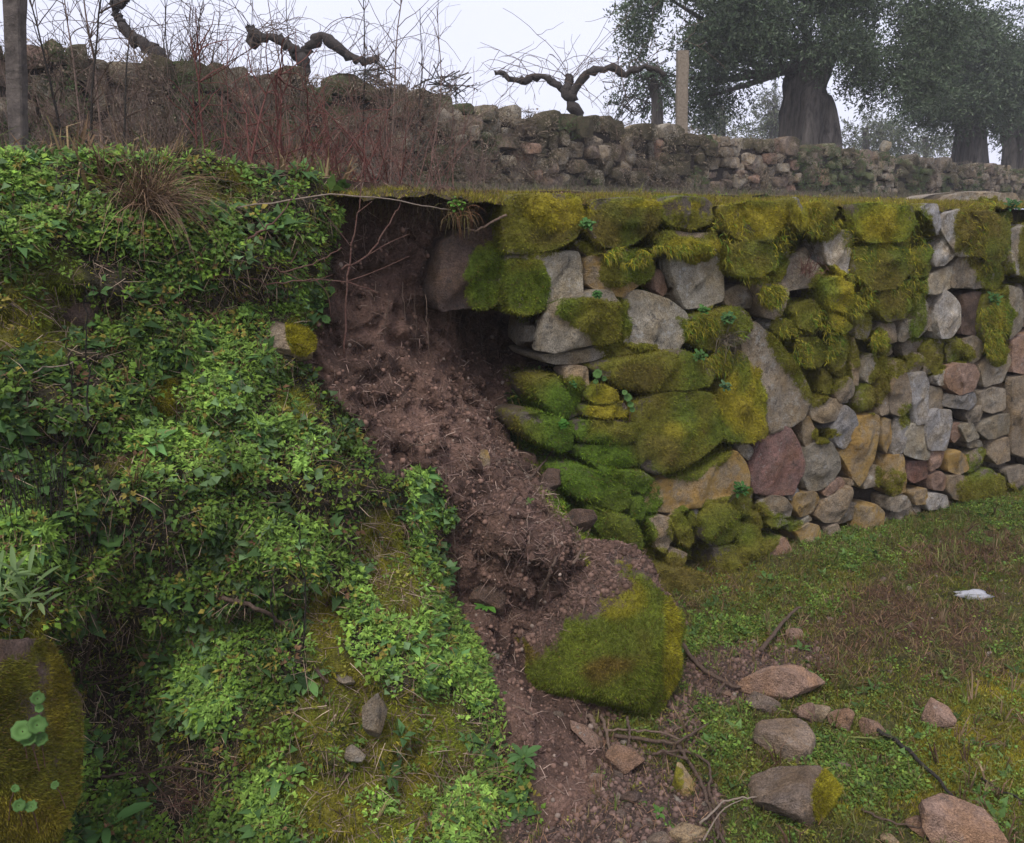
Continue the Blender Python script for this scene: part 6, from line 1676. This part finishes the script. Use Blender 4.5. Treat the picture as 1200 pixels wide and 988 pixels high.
olive([(905,185),(906,150),(905,130)], 40.0, [(908,128,18,22,0,1),(920,140,14,18,0,1),(892,150,16,18,1,.9)], .11, 'small pale distant tree seen in the gap left of the thick olive trunk', 5000, 205, .17, 1.4, limbs=False, cat='distant tree', name='distant_tree', cols=PALE)
olive([(1085,200),(1085,180),(1084,160)], 42.0, [(1085,168,30,22,0,1),(1110,178,22,14,0,.9)], .11, 'dim distant tree between the second olive and the pale square stone', 5000, 206, .17, 1.4, limbs=False, cat='distant tree', name='distant_tree', cols=PALE)
olive([(845,160),(846,140),(845,125)], 36.0, [(840,140,24,18,0,1),(868,150,16,14,0,.8)], .11, 'low pale distant tree right of the wooden post', 4000, 207, .15, 1.4, limbs=False, cat='distant tree', name='distant_tree', cols=PALE)
olive([(470,130),(472,112),(470,100)], 13.2, [(470,92,38,34,0,1),(440,92,24,20,0,.7),(505,92,30,24,.3,.8),(535,100,22,14,.4,.7),(480,70,20,20,0,.6)], .06, 'thin young olive bush with small grey leaves behind the wall where its top steps down', 3600, 208, .05, 1.2, limbs=False, cat='bush', name='olive_bush', cols=((0.09, 0.10, 0.08), (0.12, 0.13, 0.10)))
olive([(770,150),(770,120),(765,100)], 16.4, [(740,112,22,22,0,.8),(765,95,24,24,0,1),(752,125,30,14,.4,1)], .08, 'small evergreen bush left of the wooden post', 4200, 209, .07, 1.3, limbs=False, cat='bush', name='olive_bush', cols=((0.05, 0.085, 0.045), (0.07, 0.105, 0.055)))

# ------------------------------------------------------------------ the misty air
def haze():
    bm = bmesh.new(); bmesh.ops.create_cube(bm, size=1)
    me = bpy.data.meshes.new('haze'); bm.to_mesh(me); bm.free()
    o = bpy.data.objects.new('haze', me); COL.objects.link(o)
    lo = np.array([-70., -70., -1.6]); hi = np.array([70., 70., 9.5])
    zmax = max((ob.matrix_basis.translation.z + max((c[2] for c in ob.bound_box), default=0)) for ob in bpy.data.objects if ob.type == 'MESH' and ob.name != 'haze')
    hi[2] = max(hi[2], zmax + 1.0)
    o.location = (lo + hi) / 2; o.scale = hi - lo
    m = bpy.data.materials.new('mist'); m.use_nodes = True; t = m.node_tree
    for nd in list(t.nodes):
        if nd.type == 'BSDF_PRINCIPLED': t.nodes.remove(nd)
    v = t.nodes.new('ShaderNodeVolumePrincipled'); v.inputs['Color'].default_value = (0.93, 0.94, 1.0, 1); v.inputs['Density'].default_value = HAZE
    t.links.new(v.outputs[0], t.nodes['Material Output'].inputs['Volume'])
    me.materials.append(m); o['kind'] = 'stuff'
HAZE = 0.0021
haze()
